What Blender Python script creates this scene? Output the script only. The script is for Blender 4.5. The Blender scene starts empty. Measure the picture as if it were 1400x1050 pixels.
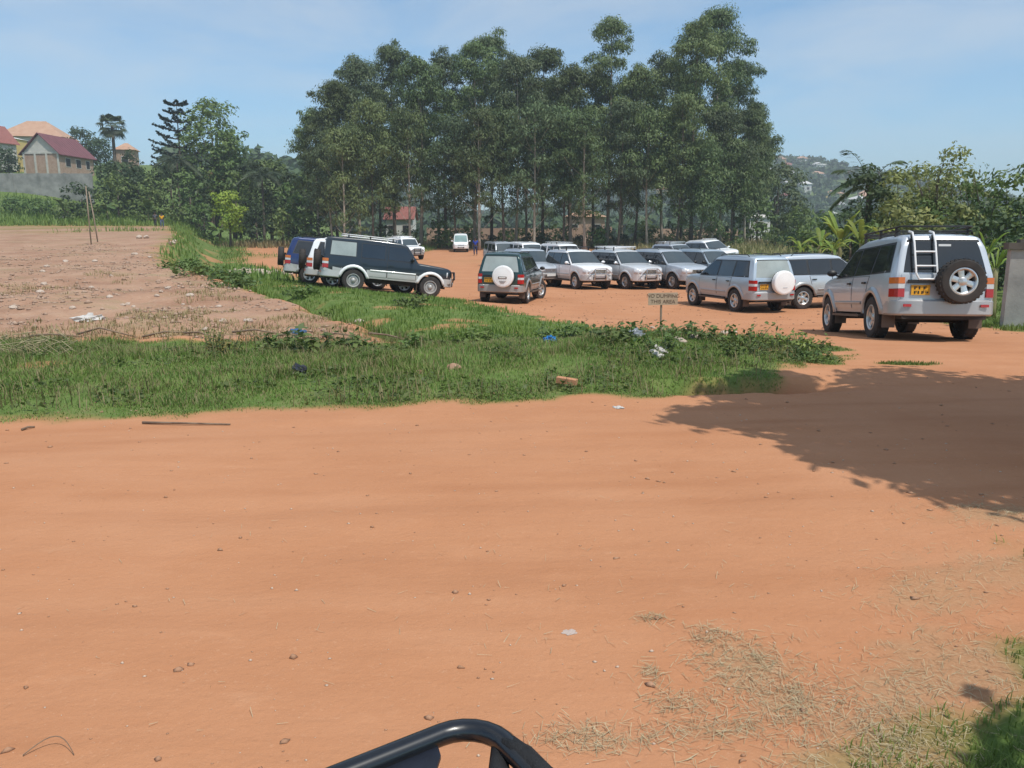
import bpy, bmesh, math, random
import numpy as np
from mathutils import Vector, Matrix, Quaternion
R = math.radians
sc = bpy.context.scene
C = sc.collection
# ------------------------------------------------------------------ camera
cam_d = bpy.data.cameras.new('camera'); cam = bpy.data.objects.new('camera', cam_d); C.objects.link(cam)
cam.location = (0, 0, 1.7); cam.rotation_euler = (R(90 - 10.35), 0, 0)
cam_d.sensor_width = 36; cam_d.lens = 36 * 1100 / 1400; cam_d.clip_start = 0.05; cam_d.clip_end = 6000
sc.camera = cam
# ------------------------------------------------------------------ light
SUN_EL, SUN_AZ = 60.0, 140.0            # azimuth clockwise from +Y
w = bpy.data.worlds.new('World'); sc.world = w; w.use_nodes = True
nt = w.node_tree; nt.nodes.clear()
def N(t, kind, **kw):
    n = t.nodes.new(kind)
    for k, v in kw.items():
        if k.startswith('i_'): n.inputs[k[2:].replace('_', ' ')].default_value = v
        else: setattr(n, k, v)
    return n
sky = N(nt, 'ShaderNodeTexSky', sky_type='NISHITA', sun_disc=False, sun_elevation=R(SUN_EL), sun_rotation=R(SUN_AZ),
        altitude=1100, air_density=1.0, dust_density=1.2, ozone_density=1.4)
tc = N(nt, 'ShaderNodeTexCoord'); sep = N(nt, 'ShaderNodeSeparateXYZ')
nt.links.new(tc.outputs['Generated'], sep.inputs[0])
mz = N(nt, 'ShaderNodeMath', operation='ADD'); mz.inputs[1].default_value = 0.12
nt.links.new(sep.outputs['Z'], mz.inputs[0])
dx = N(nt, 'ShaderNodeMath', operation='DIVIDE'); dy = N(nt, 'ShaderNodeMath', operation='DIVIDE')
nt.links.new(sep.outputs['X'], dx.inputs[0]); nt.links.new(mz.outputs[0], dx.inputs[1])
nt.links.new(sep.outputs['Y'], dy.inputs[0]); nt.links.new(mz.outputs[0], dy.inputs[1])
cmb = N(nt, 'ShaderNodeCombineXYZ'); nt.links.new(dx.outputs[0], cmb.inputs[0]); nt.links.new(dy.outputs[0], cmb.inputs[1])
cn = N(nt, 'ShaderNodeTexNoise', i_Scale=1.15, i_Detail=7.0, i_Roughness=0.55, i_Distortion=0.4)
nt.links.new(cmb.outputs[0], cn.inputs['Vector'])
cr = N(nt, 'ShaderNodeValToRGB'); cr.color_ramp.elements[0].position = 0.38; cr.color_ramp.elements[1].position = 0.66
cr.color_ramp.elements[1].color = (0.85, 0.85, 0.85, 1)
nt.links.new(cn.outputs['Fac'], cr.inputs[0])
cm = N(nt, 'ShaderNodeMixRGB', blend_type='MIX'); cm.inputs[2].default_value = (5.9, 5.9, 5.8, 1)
el = N(nt, 'ShaderNodeMapRange', interpolation_type='SMOOTHSTEP'); el.inputs['From Min'].default_value = .05; el.inputs['From Max'].default_value = .5; el.inputs['To Min'].default_value = .20; nt.links.new(sep.outputs['Z'], el.inputs['Value'])  # cloud cover made thicker with height to whiten the fill light in shadows
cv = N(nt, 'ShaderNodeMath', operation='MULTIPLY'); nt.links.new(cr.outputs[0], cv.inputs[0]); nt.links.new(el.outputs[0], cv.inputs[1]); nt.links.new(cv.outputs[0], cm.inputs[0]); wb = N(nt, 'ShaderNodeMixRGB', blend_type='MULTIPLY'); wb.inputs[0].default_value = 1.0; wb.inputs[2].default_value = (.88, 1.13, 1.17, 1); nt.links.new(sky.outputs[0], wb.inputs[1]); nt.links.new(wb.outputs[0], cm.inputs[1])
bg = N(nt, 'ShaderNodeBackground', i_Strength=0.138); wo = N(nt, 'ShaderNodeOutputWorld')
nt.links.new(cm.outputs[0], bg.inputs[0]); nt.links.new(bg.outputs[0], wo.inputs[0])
sl = bpy.data.lights.new('sun', 'SUN'); sl.energy = 3.6; sl.angle = R(0.53); sl.color = (1.0, 0.955, 0.88)
sun = bpy.data.objects.new('sun', sl); C.objects.link(sun)
ts = Vector((math.sin(R(SUN_AZ)) * math.cos(R(SUN_EL)), math.cos(R(SUN_AZ)) * math.cos(R(SUN_EL)), math.sin(R(SUN_EL))))
sun.location = ts * 60; sun.rotation_euler = (-ts).to_track_quat('-Z', 'Y').to_euler()
vs = sc.view_settings; vs.view_transform = 'Standard'; vs.look = 'None'; vs.exposure = 0.09; vs.gamma = 1.0; vs.use_curve_mapping = False
sc.render.engine = 'CYCLES'
cy = sc.cycles; cy.max_bounces = 6; cy.diffuse_bounces = 3; cy.glossy_bounces = 3; cy.transmission_bounces = 4
cy.volume_bounces = 0; cy.transparent_max_bounces = 6; cy.use_denoising = True; cy.caustics_reflective = False; cy.caustics_refractive = False

# ------------------------------------------------------------------ helpers
def tag(o, label=None, cat=None, group=None, kind=None):
    if label: o['label'] = label
    if cat: o['category'] = cat
    if group: o['group'] = group
    if kind: o['kind'] = kind
    return o
def empty(name, loc=(0, 0, 0), rz=0):
    o = bpy.data.objects.new(name, None); C.objects.link(o); o.location = loc; o.rotation_euler = (0, 0, rz); o.empty_display_size = 0.2
    return o
def link(name, me, parent=None, loc=None, rot=None):
    o = bpy.data.objects.new(name, me); C.objects.link(o)
    if parent: o.parent = parent
    if loc is not None: o.location = loc
    if rot is not None: o.rotation_euler = rot
    return o
def mesh(name, V, F, mats, midx=None, smooth=False, angle=None):
    """V (n,3); F: array (m,k) or list of tuples"""
    me = bpy.data.meshes.new(name)
    V = np.asarray(V, dtype=np.float32)
    if isinstance(F, np.ndarray):
        m, k = F.shape
        me.vertices.add(len(V)); me.vertices.foreach_set('co', V.ravel())
        me.loops.add(m * k); me.loops.foreach_set('vertex_index', F.astype(np.int32).ravel())
        me.polygons.add(m); me.polygons.foreach_set('loop_start', np.arange(0, m * k, k, dtype=np.int32))
        me.update(calc_edges=True)
    else:
        me.from_pydata(V.tolist(), [], [tuple(int(i) for i in f) for f in F]); me.update()
    if not isinstance(mats, (list, tuple)): mats = [mats]
    for mt in mats: me.materials.append(mt)
    if midx is not None: me.polygons.foreach_set('material_index', np.asarray(midx, dtype=np.int32))
    if smooth:
        me.polygons.foreach_set('use_smooth', np.ones(len(me.polygons), dtype=bool))
        if angle: me.set_sharp_from_angle(angle=R(angle))
    return me
class MB:
    def __init__(s): s.V = []; s.F = []; s.M = []; s.m = 0
    def add(s, vs, fs):
        b = len(s.V); s.V.extend([tuple(v) for v in vs])
        for f in fs: s.F.append(tuple(i + b for i in f)); s.M.append(s.m)
        return s
    def box(s, c, d, rot=None, taper=1.0):
        hx, hy, hz = d[0] / 2, d[1] / 2, d[2] / 2
        vs = [Vector((x * hx * (taper if z > 0 else 1), y * hy * (taper if z > 0 else 1), z * hz)) for z in (-1, 1) for x, y in ((-1, -1), (1, -1), (1, 1), (-1, 1))]
        if rot is not None:
            q = Matrix.Rotation(rot, 3, 'Z') if isinstance(rot, (int, float)) else rot
            vs = [q @ v for v in vs]
        vs = [v + Vector(c) for v in vs]
        return s.add(vs, [(3, 2, 1, 0), (4, 5, 6, 7), (0, 1, 5, 4), (1, 2, 6, 5), (2, 3, 7, 6), (3, 0, 4, 7)])
    def tube(s, pts, r, n=8, cap=True, closed=False):
        pts = [Vector(p) for p in pts]; k = len(pts)
        rs = r if isinstance(r, (list, tuple)) else [r] * k
        vs = []; up = None
        for i, p in enumerate(pts):
            if closed: d = pts[(i + 1) % k] - pts[i - 1]
            else: d = pts[min(i + 1, k - 1)] - pts[max(i - 1, 0)]
            d = d.normalized() if d.length > 1e-9 else Vector((0, 0, 1))
            if up is None:
                a = Vector((0, 0, 1)) if abs(d.z) < 0.9 else Vector((1, 0, 0))
                up = (a - d * a.dot(d)).normalized()
            else:
                up = up - d * up.dot(d)
                up = up.normalized() if up.length > 1e-6 else d.orthogonal().normalized()
            sd = d.cross(up)
            for j in range(n):
                t = 2 * math.pi * j / n
                vs.append(p + (up * math.cos(t) + sd * math.sin(t)) * rs[i])
        fs = []
        for i in range(k if closed else k - 1):
            for j in range(n):
                a = i * n + j; b = i * n + (j + 1) % n; i2 = (i + 1) % k
                fs.append((a, b, i2 * n + (j + 1) % n, i2 * n + j))
        if cap and not closed: fs.append(tuple(range(n - 1, -1, -1))); fs.append(tuple((k - 1) * n + j for j in range(n)))
        return s.add(vs, fs)
    def lathe(s, prof, n=24, axis='Y', c=(0, 0, 0)):
        vs = []; fs = []; k = len(prof)
        for j in range(n):
            t = 2 * math.pi * j / n
            for r, h in prof:
                a, b = r * math.cos(t), r * math.sin(t)
                v = (a, h, b) if axis == 'Y' else ((a, b, h) if axis == 'Z' else (h, a, b))
                vs.append((v[0] + c[0], v[1] + c[1], v[2] + c[2]))
        for j in range(n):
            for i in range(k - 1):
                a = j * k + i; b = ((j + 1) % n) * k + i
                fs.append((a, a + 1, b + 1, b))
        return s.add(vs, fs)
    def grid(s, P, thick=None):
        """P[i][j] points; thick: Vector pushed inward for a rim"""
        ni, nj = len(P), len(P[0]); vs = [p for row in P for p in row]
        fs = [(i * nj + j, (i + 1) * nj + j, (i + 1) * nj + j + 1, i * nj + j + 1) for i in range(ni - 1) for j in range(nj - 1)]
        if thick is not None:
            ring = [(0, j) for j in range(nj)] + [(i, nj - 1) for i in range(1, ni)] + [(ni - 1, j) for j in range(nj - 2, -1, -1)] + [(i, 0) for i in range(ni - 2, 0, -1)]
            b = len(vs); T = Vector(thick)
            for (i, j) in ring: vs.append(Vector(P[i][j]) + T)
            m = len(ring)
            for q in range(m):
                a = ring[q][0] * nj + ring[q][1]; c = ring[(q + 1) % m][0] * nj + ring[(q + 1) % m][1]
                fs.append((a, c, b + (q + 1) % m, b + q))
        return s.add(vs, fs)
    def prism(s, poly, z0, z1):
        n = len(poly); vs = [(x, y, z0) for x, y in poly] + [(x, y, z1) for x, y in poly]
        fs = [tuple(range(n - 1, -1, -1)), tuple(range(n, 2 * n))] + [(i, (i + 1) % n, n + (i + 1) % n, n + i) for i in range(n)]
        return s.add(vs, fs)
    def data(s, name, mats, smooth=False, angle=None):
        return mesh(name, s.V, s.F, mats, s.M if isinstance(mats, (list, tuple)) else None, smooth, angle)
    def obj(s, name, mats, parent=None, smooth=False, angle=None, loc=None, rot=None):
        return link(name, s.data(name, mats, smooth, angle), parent, loc, rot)

# numpy value noise -----------------------------------------------------------
_tab = np.random.RandomState(7).rand(256, 256)
def vnoise(x, y):
    xi = np.floor(x).astype(int); yi = np.floor(y).astype(int); fx = x - xi; fy = y - yi
    fx = fx * fx * (3 - 2 * fx); fy = fy * fy * (3 - 2 * fy)
    a = _tab[xi & 255, yi & 255]; b = _tab[(xi + 1) & 255, yi & 255]; c = _tab[xi & 255, (yi + 1) & 255]; d = _tab[(xi + 1) & 255, (yi + 1) & 255]
    return (a * (1 - fx) + b * fx) * (1 - fy) + (c * (1 - fx) + d * fx) * fy - 0.5
def fbm(x, y, o=4):
    t = 0; a = 1.0
    for i in range(o): t = t + a * vnoise(x * 2 ** i + 17 * i, y * 2 ** i + 31 * i); a *= 0.5
    return t
def sstep(a, b, v):
    t = np.clip((v - a) / (b - a), 0, 1); return t * t * (3 - 2 * t)

# ------------------------------------------------------------------ materials
MATS = {}
def mat(name, col, rough=0.7, metal=0.0, spec=0.5, var=0.0, vscale=3.0, bump=0.0, bscale=20.0, coat=0.0, col2=None, dust=None, trans=0.0, detail=5.0, coord='Object', aniso=None, objvar=0.0):
    """principled material with noise-driven colour variation and fine relief"""
    if name in MATS: return MATS[name]
    m = bpy.data.materials.new(name); m.use_nodes = True; t = m.node_tree; b = t.nodes['Principled BSDF']; MATS[name] = m
    b.inputs['Base Color'].default_value = (*col, 1); b.inputs['Roughness'].default_value = rough
    b.inputs['Metallic'].default_value = metal; b.inputs['Specular IOR Level'].default_value = spec; b.inputs['Coat Weight'].default_value = coat
    b.inputs['Coat Roughness'].default_value = 0.06
    co = N(t, 'ShaderNodeTexCoord'); src = co.outputs[coord]
    if coord == 'World': pass
    if aniso:
        mp = N(t, 'ShaderNodeMapping'); mp.inputs['Scale'].default_value = aniso; t.links.new(src, mp.inputs[0]); src = mp.outputs[0]
    last = None
    if var or col2:
        n = N(t, 'ShaderNodeTexNoise', i_Scale=vscale, i_Detail=detail, i_Roughness=0.6); t.links.new(src, n.inputs['Vector'])
        rp = N(t, 'ShaderNodeValToRGB'); rp.color_ramp.elements[0].position = 0.32; rp.color_ramp.elements[1].position = 0.68
        c2 = col2 if col2 else tuple(min(1, c * (1 + var)) for c in col)
        c1 = col if col2 else tuple(c * (1 - var) for c in col)
        rp.color_ramp.elements[0].color = (*c1, 1); rp.color_ramp.elements[1].color = (*c2, 1)
        t.links.new(n.outputs['Fac'], rp.inputs[0]); last = rp.outputs[0]
    if dust:                                        # (colour, z0, z1): road dust thrown up on the lower part
        sp = N(t, 'ShaderNodeSeparateXYZ'); t.links.new(co.outputs['Object'], sp.inputs[0])
        mr = N(t, 'ShaderNodeMapRange'); mr.inputs['From Min'].default_value = dust[2]; mr.inputs['From Max'].default_value = dust[1]
        mr.inputs['To Max'].default_value = dust[3] if len(dust) > 3 else 0.7
        n = N(t, 'ShaderNodeTexNoise', i_Scale=5.0, i_Detail=6.0); t.links.new(co.outputs['Object'], n.inputs['Vector'])
        ad = N(t, 'ShaderNodeMath', operation='MULTIPLY_ADD'); ad.inputs[1].default_value = 0.35; t.links.new(n.outputs['Fac'], ad.inputs[0])
        sb = N(t, 'ShaderNodeMath', operation='SUBTRACT'); sb.inputs[1].default_value = 0.175; t.links.new(sp.outputs['Z'], ad.inputs[2]); t.links.new(ad.outputs[0], sb.inputs[0])
        t.links.new(sb.outputs[0], mr.inputs['Value'])
        mx = N(t, 'ShaderNodeMixRGB'); mx.inputs[1].default_value = (*col, 1); mx.inputs[2].default_value = (*dust[0], 1)
        if last: t.links.new(last, mx.inputs[1])
        t.links.new(mr.outputs[0], mx.inputs[0]); last = mx.outputs[0]
        rr = N(t, 'ShaderNodeMapRange'); rr.inputs['To Min'].default_value = rough; rr.inputs['To Max'].default_value = 0.8
        t.links.new(mr.outputs[0], rr.inputs['Value']); t.links.new(rr.outputs[0], b.inputs['Roughness'])
        if metal:
            rm = N(t, 'ShaderNodeMapRange'); rm.inputs['To Min'].default_value = metal; rm.inputs['To Max'].default_value = 0.0
            t.links.new(mr.outputs[0], rm.inputs['Value']); t.links.new(rm.outputs[0], b.inputs['Metallic'])
        if coat:
            rc = N(t, 'ShaderNodeMapRange'); rc.inputs['To Min'].default_value = coat; rc.inputs['To Max'].default_value = 0.0
            t.links.new(mr.outputs[0], rc.inputs['Value']); t.links.new(rc.outputs[0], b.inputs['Coat Weight'])
    if objvar and last:                             # each plant a little lighter, darker or yellower than the next
        oi = N(t, 'ShaderNodeObjectInfo'); vr = N(t, 'ShaderNodeMapRange'); vr.inputs['To Min'].default_value = 1 - objvar; vr.inputs['To Max'].default_value = 1 + objvar * 1.2; t.links.new(oi.outputs['Random'], vr.inputs['Value'])
        m7 = N(t, 'ShaderNodeMath', operation='MULTIPLY'); m7.inputs[1].default_value = 7.31; t.links.new(oi.outputs['Random'], m7.inputs[0]); fr = N(t, 'ShaderNodeMath', operation='FRACT'); t.links.new(m7.outputs[0], fr.inputs[0])
        hr_ = N(t, 'ShaderNodeMapRange'); hr_.inputs['To Min'].default_value = .478; hr_.inputs['To Max'].default_value = .512; t.links.new(fr.outputs[0], hr_.inputs['Value'])
        hs = N(t, 'ShaderNodeHueSaturation'); t.links.new(hr_.outputs[0], hs.inputs['Hue']); t.links.new(vr.outputs[0], hs.inputs['Value']); t.links.new(last, hs.inputs['Color']); last = hs.outputs[0]
    if last: t.links.new(last, b.inputs['Base Color'])
    if bump:
        n2 = N(t, 'ShaderNodeTexNoise', i_Scale=bscale, i_Detail=6.0, i_Roughness=0.65); t.links.new(src, n2.inputs['Vector'])
        bp = N(t, 'ShaderNodeBump', i_Strength=1.0, i_Distance=bump); t.links.new(n2.outputs['Fac'], bp.inputs['Height']); t.links.new(bp.outputs[0], b.inputs['Normal'])
    if trans:
        tr = N(t, 'ShaderNodeBsdfTranslucent'); ms = N(t, 'ShaderNodeMixShader'); ms.inputs[0].default_value = trans
        if last: t.links.new(last, tr.inputs[0])
        else: tr.inputs[0].default_value = (*col, 1)
        t.links.new(b.outputs[0], ms.inputs[1]); t.links.new(tr.outputs[0], ms.inputs[2]); t.links.new(ms.outputs[0], t.nodes['Material Output'].inputs[0])
    return m
def leafmat(name, c1, c2, trans=0.25, vs=0.8):
    return mat(name, c1, rough=0.55, spec=0.35, col2=c2, vscale=vs, trans=trans, detail=8.0, objvar=.24)
DUST = (0.40, 0.25, 0.165)
# ------------------------------------------------------------------ terrain
_ey = [-60, 0, 10, 12.4, 15, 20, 25, 30, 40, 65, 98, 130, 400]
_ex = [-1.9, -1.9, -1.9, -1.9, -3.2, -6.0, -9.0, -12.5, -17, -26, -40, -52, -160]
def xedge(y): return np.interp(y, _ey, _ex)
def Hnp(x, y):
    x = np.asarray(x, float); y = np.asarray(y, float)
    base = -0.7 * sstep(11, 25, y) + 0.75 * sstep(45, 88, y) + 0.5 * sstep(86, 104, y)
    xe = xedge(y); d = x - xe                                  # + : ditch and lot, - : field
    far = np.clip(y - 13, 0, 200)
    field = 0.10 + 0.033 * np.clip(far, 0, 96)
    bank = 0.72 * sstep(13.5, 2, d) * sstep(17, 26, y) * sstep(60, 42, y)
    low = base + bank
    wd = 0.9 + 0.035 * far
    t = sstep(wd, -0.3, d) * sstep(11.6, 13.4, y)
    z = low * (1 - t) + field * t
    z = z - 0.38 * np.exp(-((d - 1.6) / 0.85) ** 2) * sstep(12.5, 16, y) * sstep(85, 60, y)      # ditch
    z = z + 0.12 * np.exp(-((y - 10.6) / 1.6) ** 2) * sstep(4.6, 2.5, x)                          # verge mound
    z = z + 0.18 * np.exp(-(((x - 2.1) / 1.7) ** 2 + ((y - 11.8) / 1.5) ** 2))                    # rubble mound by the sign
    yc = y - .12 * (x - 2.7) - .10 * vnoise(x * 3, y * 0); z = z - 0.34 * np.exp(-((x - 2.65) / 0.95) ** 4) * sstep(8.60, 8.82, yc) * sstep(9.36, 9.14, yc)                  # washed-out hollow at the verge tip
    # left hillside
    z = z + 8.5 * sstep(-48, -84, x) * sstep(110, 150, y) + 0.10 * np.clip(y - 150, 0, 120) * sstep(-48, -84, x)
    z = z + 1.0 * sstep(-20, -60, x) * sstep(100, 120, y)
    # far hills
    z = z + 67 * np.exp(-((x - 235) / 170) ** 2) * sstep(330, 820, y) + 22 * sstep(250, 900, y) * np.exp(-((x + 350) / 420) ** 2)
    # right shrubbery bank
    z = z + 0.35 * sstep(11.5, 15, x) * sstep(14, 24, y) * sstep(200, 60, y)
    # relief
    fieldm = t * sstep(118, 100, y)
    z = z + 0.035 * fbm(x * 0.35, y * 0.35, 3) + fieldm * (0.16 * fbm(x * 0.5, y * 0.5, 3) + 0.09 * fbm(x * 1.9, y * 1.9, 3) + 0.10 * np.abs(fbm(x * 1.1 + 8, y * .8, 2)) * sstep(22, 14, y))
    z = z + 0.014 * fbm(x * 1.1 + 3, y * 2.3, 3) * (1 - fieldm) * sstep(100, 60, y)
    # soft wheel ruts along the near road
    yy = y - 0.11 * x
    z = z - 0.011 * (np.exp(-((yy - 6.55) / 0.22) ** 2) + np.exp(-((yy - 5.15) / 0.25) ** 2) + 0.7 * np.exp(-((yy - 7.35) / 0.16) ** 2)) * (0.7 + vnoise(x * .7, y * .7))
    return z
def H(x, y): return float(Hnp(np.array([x]), np.array([y]))[0])
GRASS = [(-16, 6.7), (-4.82, 7.39), (-3.54, 7.61), (-2.18, 7.81), (-0.75, 8.02), (0.77, 8.32), (1.58, 8.62), (2.0, 9.15), (3.1, 9.45), (4.2, 10.25), (4.75, 11.2), (5.1, 12.6), (4.7, 13.9), (4.2, 14.9), (3.0, 16.2), (1.8, 19.0), (0.2, 22.6), (-1.9, 28.0), (-4.4, 28.9), (-6.9, 30.5), (-9.3, 36), (-13, 45), (-21.5, 65), (-32, 98), (-41, 98), (-26.5, 65), (-17.3, 40), (-12.8, 30), (-9.2, 25), (-6.1, 20), (-3.3, 15), (-1.9, 12.7), (-3.6, 13.0), (-5.4, 12.9), (-7.5, 12.9), (-10, 12.7), (-16, 12.2)]
FIELD = [(-16, 12.2), (-7.5, 12.9), (-1.9, 12.7), (-3.3, 15), (-6.1, 20), (-9.2, 25), (-12.8, 30), (-17.3, 40), (-26.5, 65), (-41, 98), (-60, 101), (-120, 112), (-140, 12)]
def sdf(poly, x, y):
    """signed distance, negative inside"""
    x = np.asarray(x, float); y = np.asarray(y, float)
    d = np.full(x.shape, 1e9); ins = np.zeros(x.shape, bool); n = len(poly)
    for i in range(n):
        x0, y0 = poly[i]; x1, y1 = poly[(i + 1) % n]; ex, ey = x1 - x0, y1 - y0
        t = np.clip(((x - x0) * ex + (y - y0) * ey) / (ex * ex + ey * ey), 0, 1)
        d = np.minimum(d, np.hypot(x - x0 - t * ex, y - y0 - t * ey))
        c = ((y0 > y) != (y1 > y)) & (x < (x1 - x0) * (y - y0) / (y1 - y0 + 1e-12) + x0); ins ^= c
    return np.where(ins, -d, d)
RIGHTG = [(1.1, -6), (1.30, 2.2), (1.48, 2.5), (1.85, 2.95), (2.15, 3.3), (2.6, 3.9), (3.3, 4.5), (4.2, 4.6), (8, 4.7), (30, 3), (30, -6)]           # trimmed grass at the right of the road
WALLG = [(11.2, 17.2), (12.0, 15.8), (18, 14.5), (26, 14), (26, 30), (14, 30), (11.5, 24)]
def masks(x, y):
    gr = -sdf(GRASS, x, y) + (0.55 * fbm(x * 1.3, y * 1.3, 3) + .25 * fbm(x * 5, y * 5, 2)) * np.clip(y / 12, .25, 1.5)
    g = sstep(-0.12, 0.22, gr)
    bare = .8 * sstep(0.26, 0.42, fbm(x * 0.9 + 40, y * 0.9 + 9, 3)) * sstep(12.2, 13.6, y)                        # bare soil patches on the bank
    bare = np.maximum(bare, sstep(1.0, .4, np.hypot((x - 3.6) / 1.1, (y - 11.6) / .7)) * .8)
    bare = np.maximum(bare, sstep(1.0, .5, np.hypot((x - 2.9) / 1.5, (y - 13.4) / .7)) * .9)
    bare = np.maximum(bare, sstep(1.0, .5, np.hypot((x + 5.9) / .5, (y - 10.1) / .35)) * .8)
    g = g * (1 - .85 * bare)
    g2 = sstep(-0.15, 0.3, -sdf(RIGHTG, x, y) + 0.7 * fbm(x * 2.1, y * 2.1, 3))
    g3 = sstep(-0.3, 0.5, -sdf(WALLG, x, y) + 0.8 * fbm(x * .9, y * .9, 3))
    tuft = sstep(1.0, .6, np.hypot((x - 5.35) / .5, (y - 10.75) / .16)) * .8
    field = sstep(-0.1, 0.35, -sdf(FIELD, x, y) + 0.5 * fbm(x * .8, y * .8, 3))
    wild = np.maximum(sstep(98, 106, y + 3 * fbm(x * .1, y * .1, 2)), sstep(12.5, 16, x + 2 * fbm(x * .3, y * .3, 2)) * sstep(24, 30, y))
    wild = np.maximum(wild, .55 * sstep(60, 90, y) * sstep(.0, .25, fbm(x * .25 + 5, y * .12, 3)))
    g = np.maximum(np.maximum(g, g2), np.maximum(np.maximum(g3, tuft), wild))
    return g, field * (1 - wild)
def axis(lo, hi, fine0, fine1, h, grow):
    a = list(np.arange(fine0, fine1, h)); s = h; v = fine1
    while v < hi: a.append(v); s *= grow; v += s
    a.append(hi); s = h; v = fine0 - h; b = []
    while v > lo: b.append(v); s *= grow; v -= s
    b.append(lo); return np.array(sorted(a + b))
gx = axis(-1500, 1600, -9.0, 9.0, 0.085, 1.075); gyy = axis(-60, 1900, 1.8, 17.0, 0.075, 1.05)
GX, GY = np.meshgrid(gx, gyy, indexing='ij'); GZ = Hnp(GX, GY); MG, MF = masks(GX, GY)
STRAWS = [(.95, 2.98, .16, .16, 1.5), (.86, 3.2, .07, .06, .35), (1.02, 2.72, .16, .12, 1.2), (.62, 2.72, .09, .06, .4), (.56, 2.92, .03, .05, .15), (.28, 2.50, .16, .07, .8), (.72, 2.55, .14, .05, .5), (1.25, 2.52, .2, .12, 1.3), (1.5, 2.75, .22, .16, .9), (.63, 3.36, .05, .03, .18), (1.9, 3.0, .3, .3, 1.0), (2.0, 3.6, .28, .2, .5), (3.1, 4.75, .4, .2, 1.2), (2.5, 3.9, .4, .2, .5), (1.15, 2.35, .3, .1, 1.0)]
MS = np.zeros_like(GX)
MT = np.zeros_like(GX)                                          # pressed wheel tracks
for (c0, sl_, cu_, wd_, am_) in [(7.05, .13, -.006, .085, .9), (6.72, .12, .004, .08, .7), (5.35, .10, .008, .10, .8), (4.95, .09, .006, .09, .55), (3.75, .02, .02, .10, .6), (3.35, .03, .015, .09, .45), (7.6, .15, .0, .07, .7), (6.1, .16, -.01, .09, .5)]:
    yl = GY - (c0 + sl_ * GX + cu_ * GX * GX); MT = np.maximum(MT, am_ * np.exp(-(yl / wd_) ** 2) * sstep(-.25, .2, fbm(GX * .6 + c0 * 9, GY * .3, 3)) * (GY < 9))
for (a_, b_, c_, d_, e_) in STRAWS: MS = np.maximum(MS, .32 * sstep(1.25, .35, np.hypot((GX - a_) / (c_ * 1.15), (GY - b_) / (d_ * 1.15)) + .9 * fbm(GX * 7, GY * 7, 3)) * min(1, .5 + e_ * .5))
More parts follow.
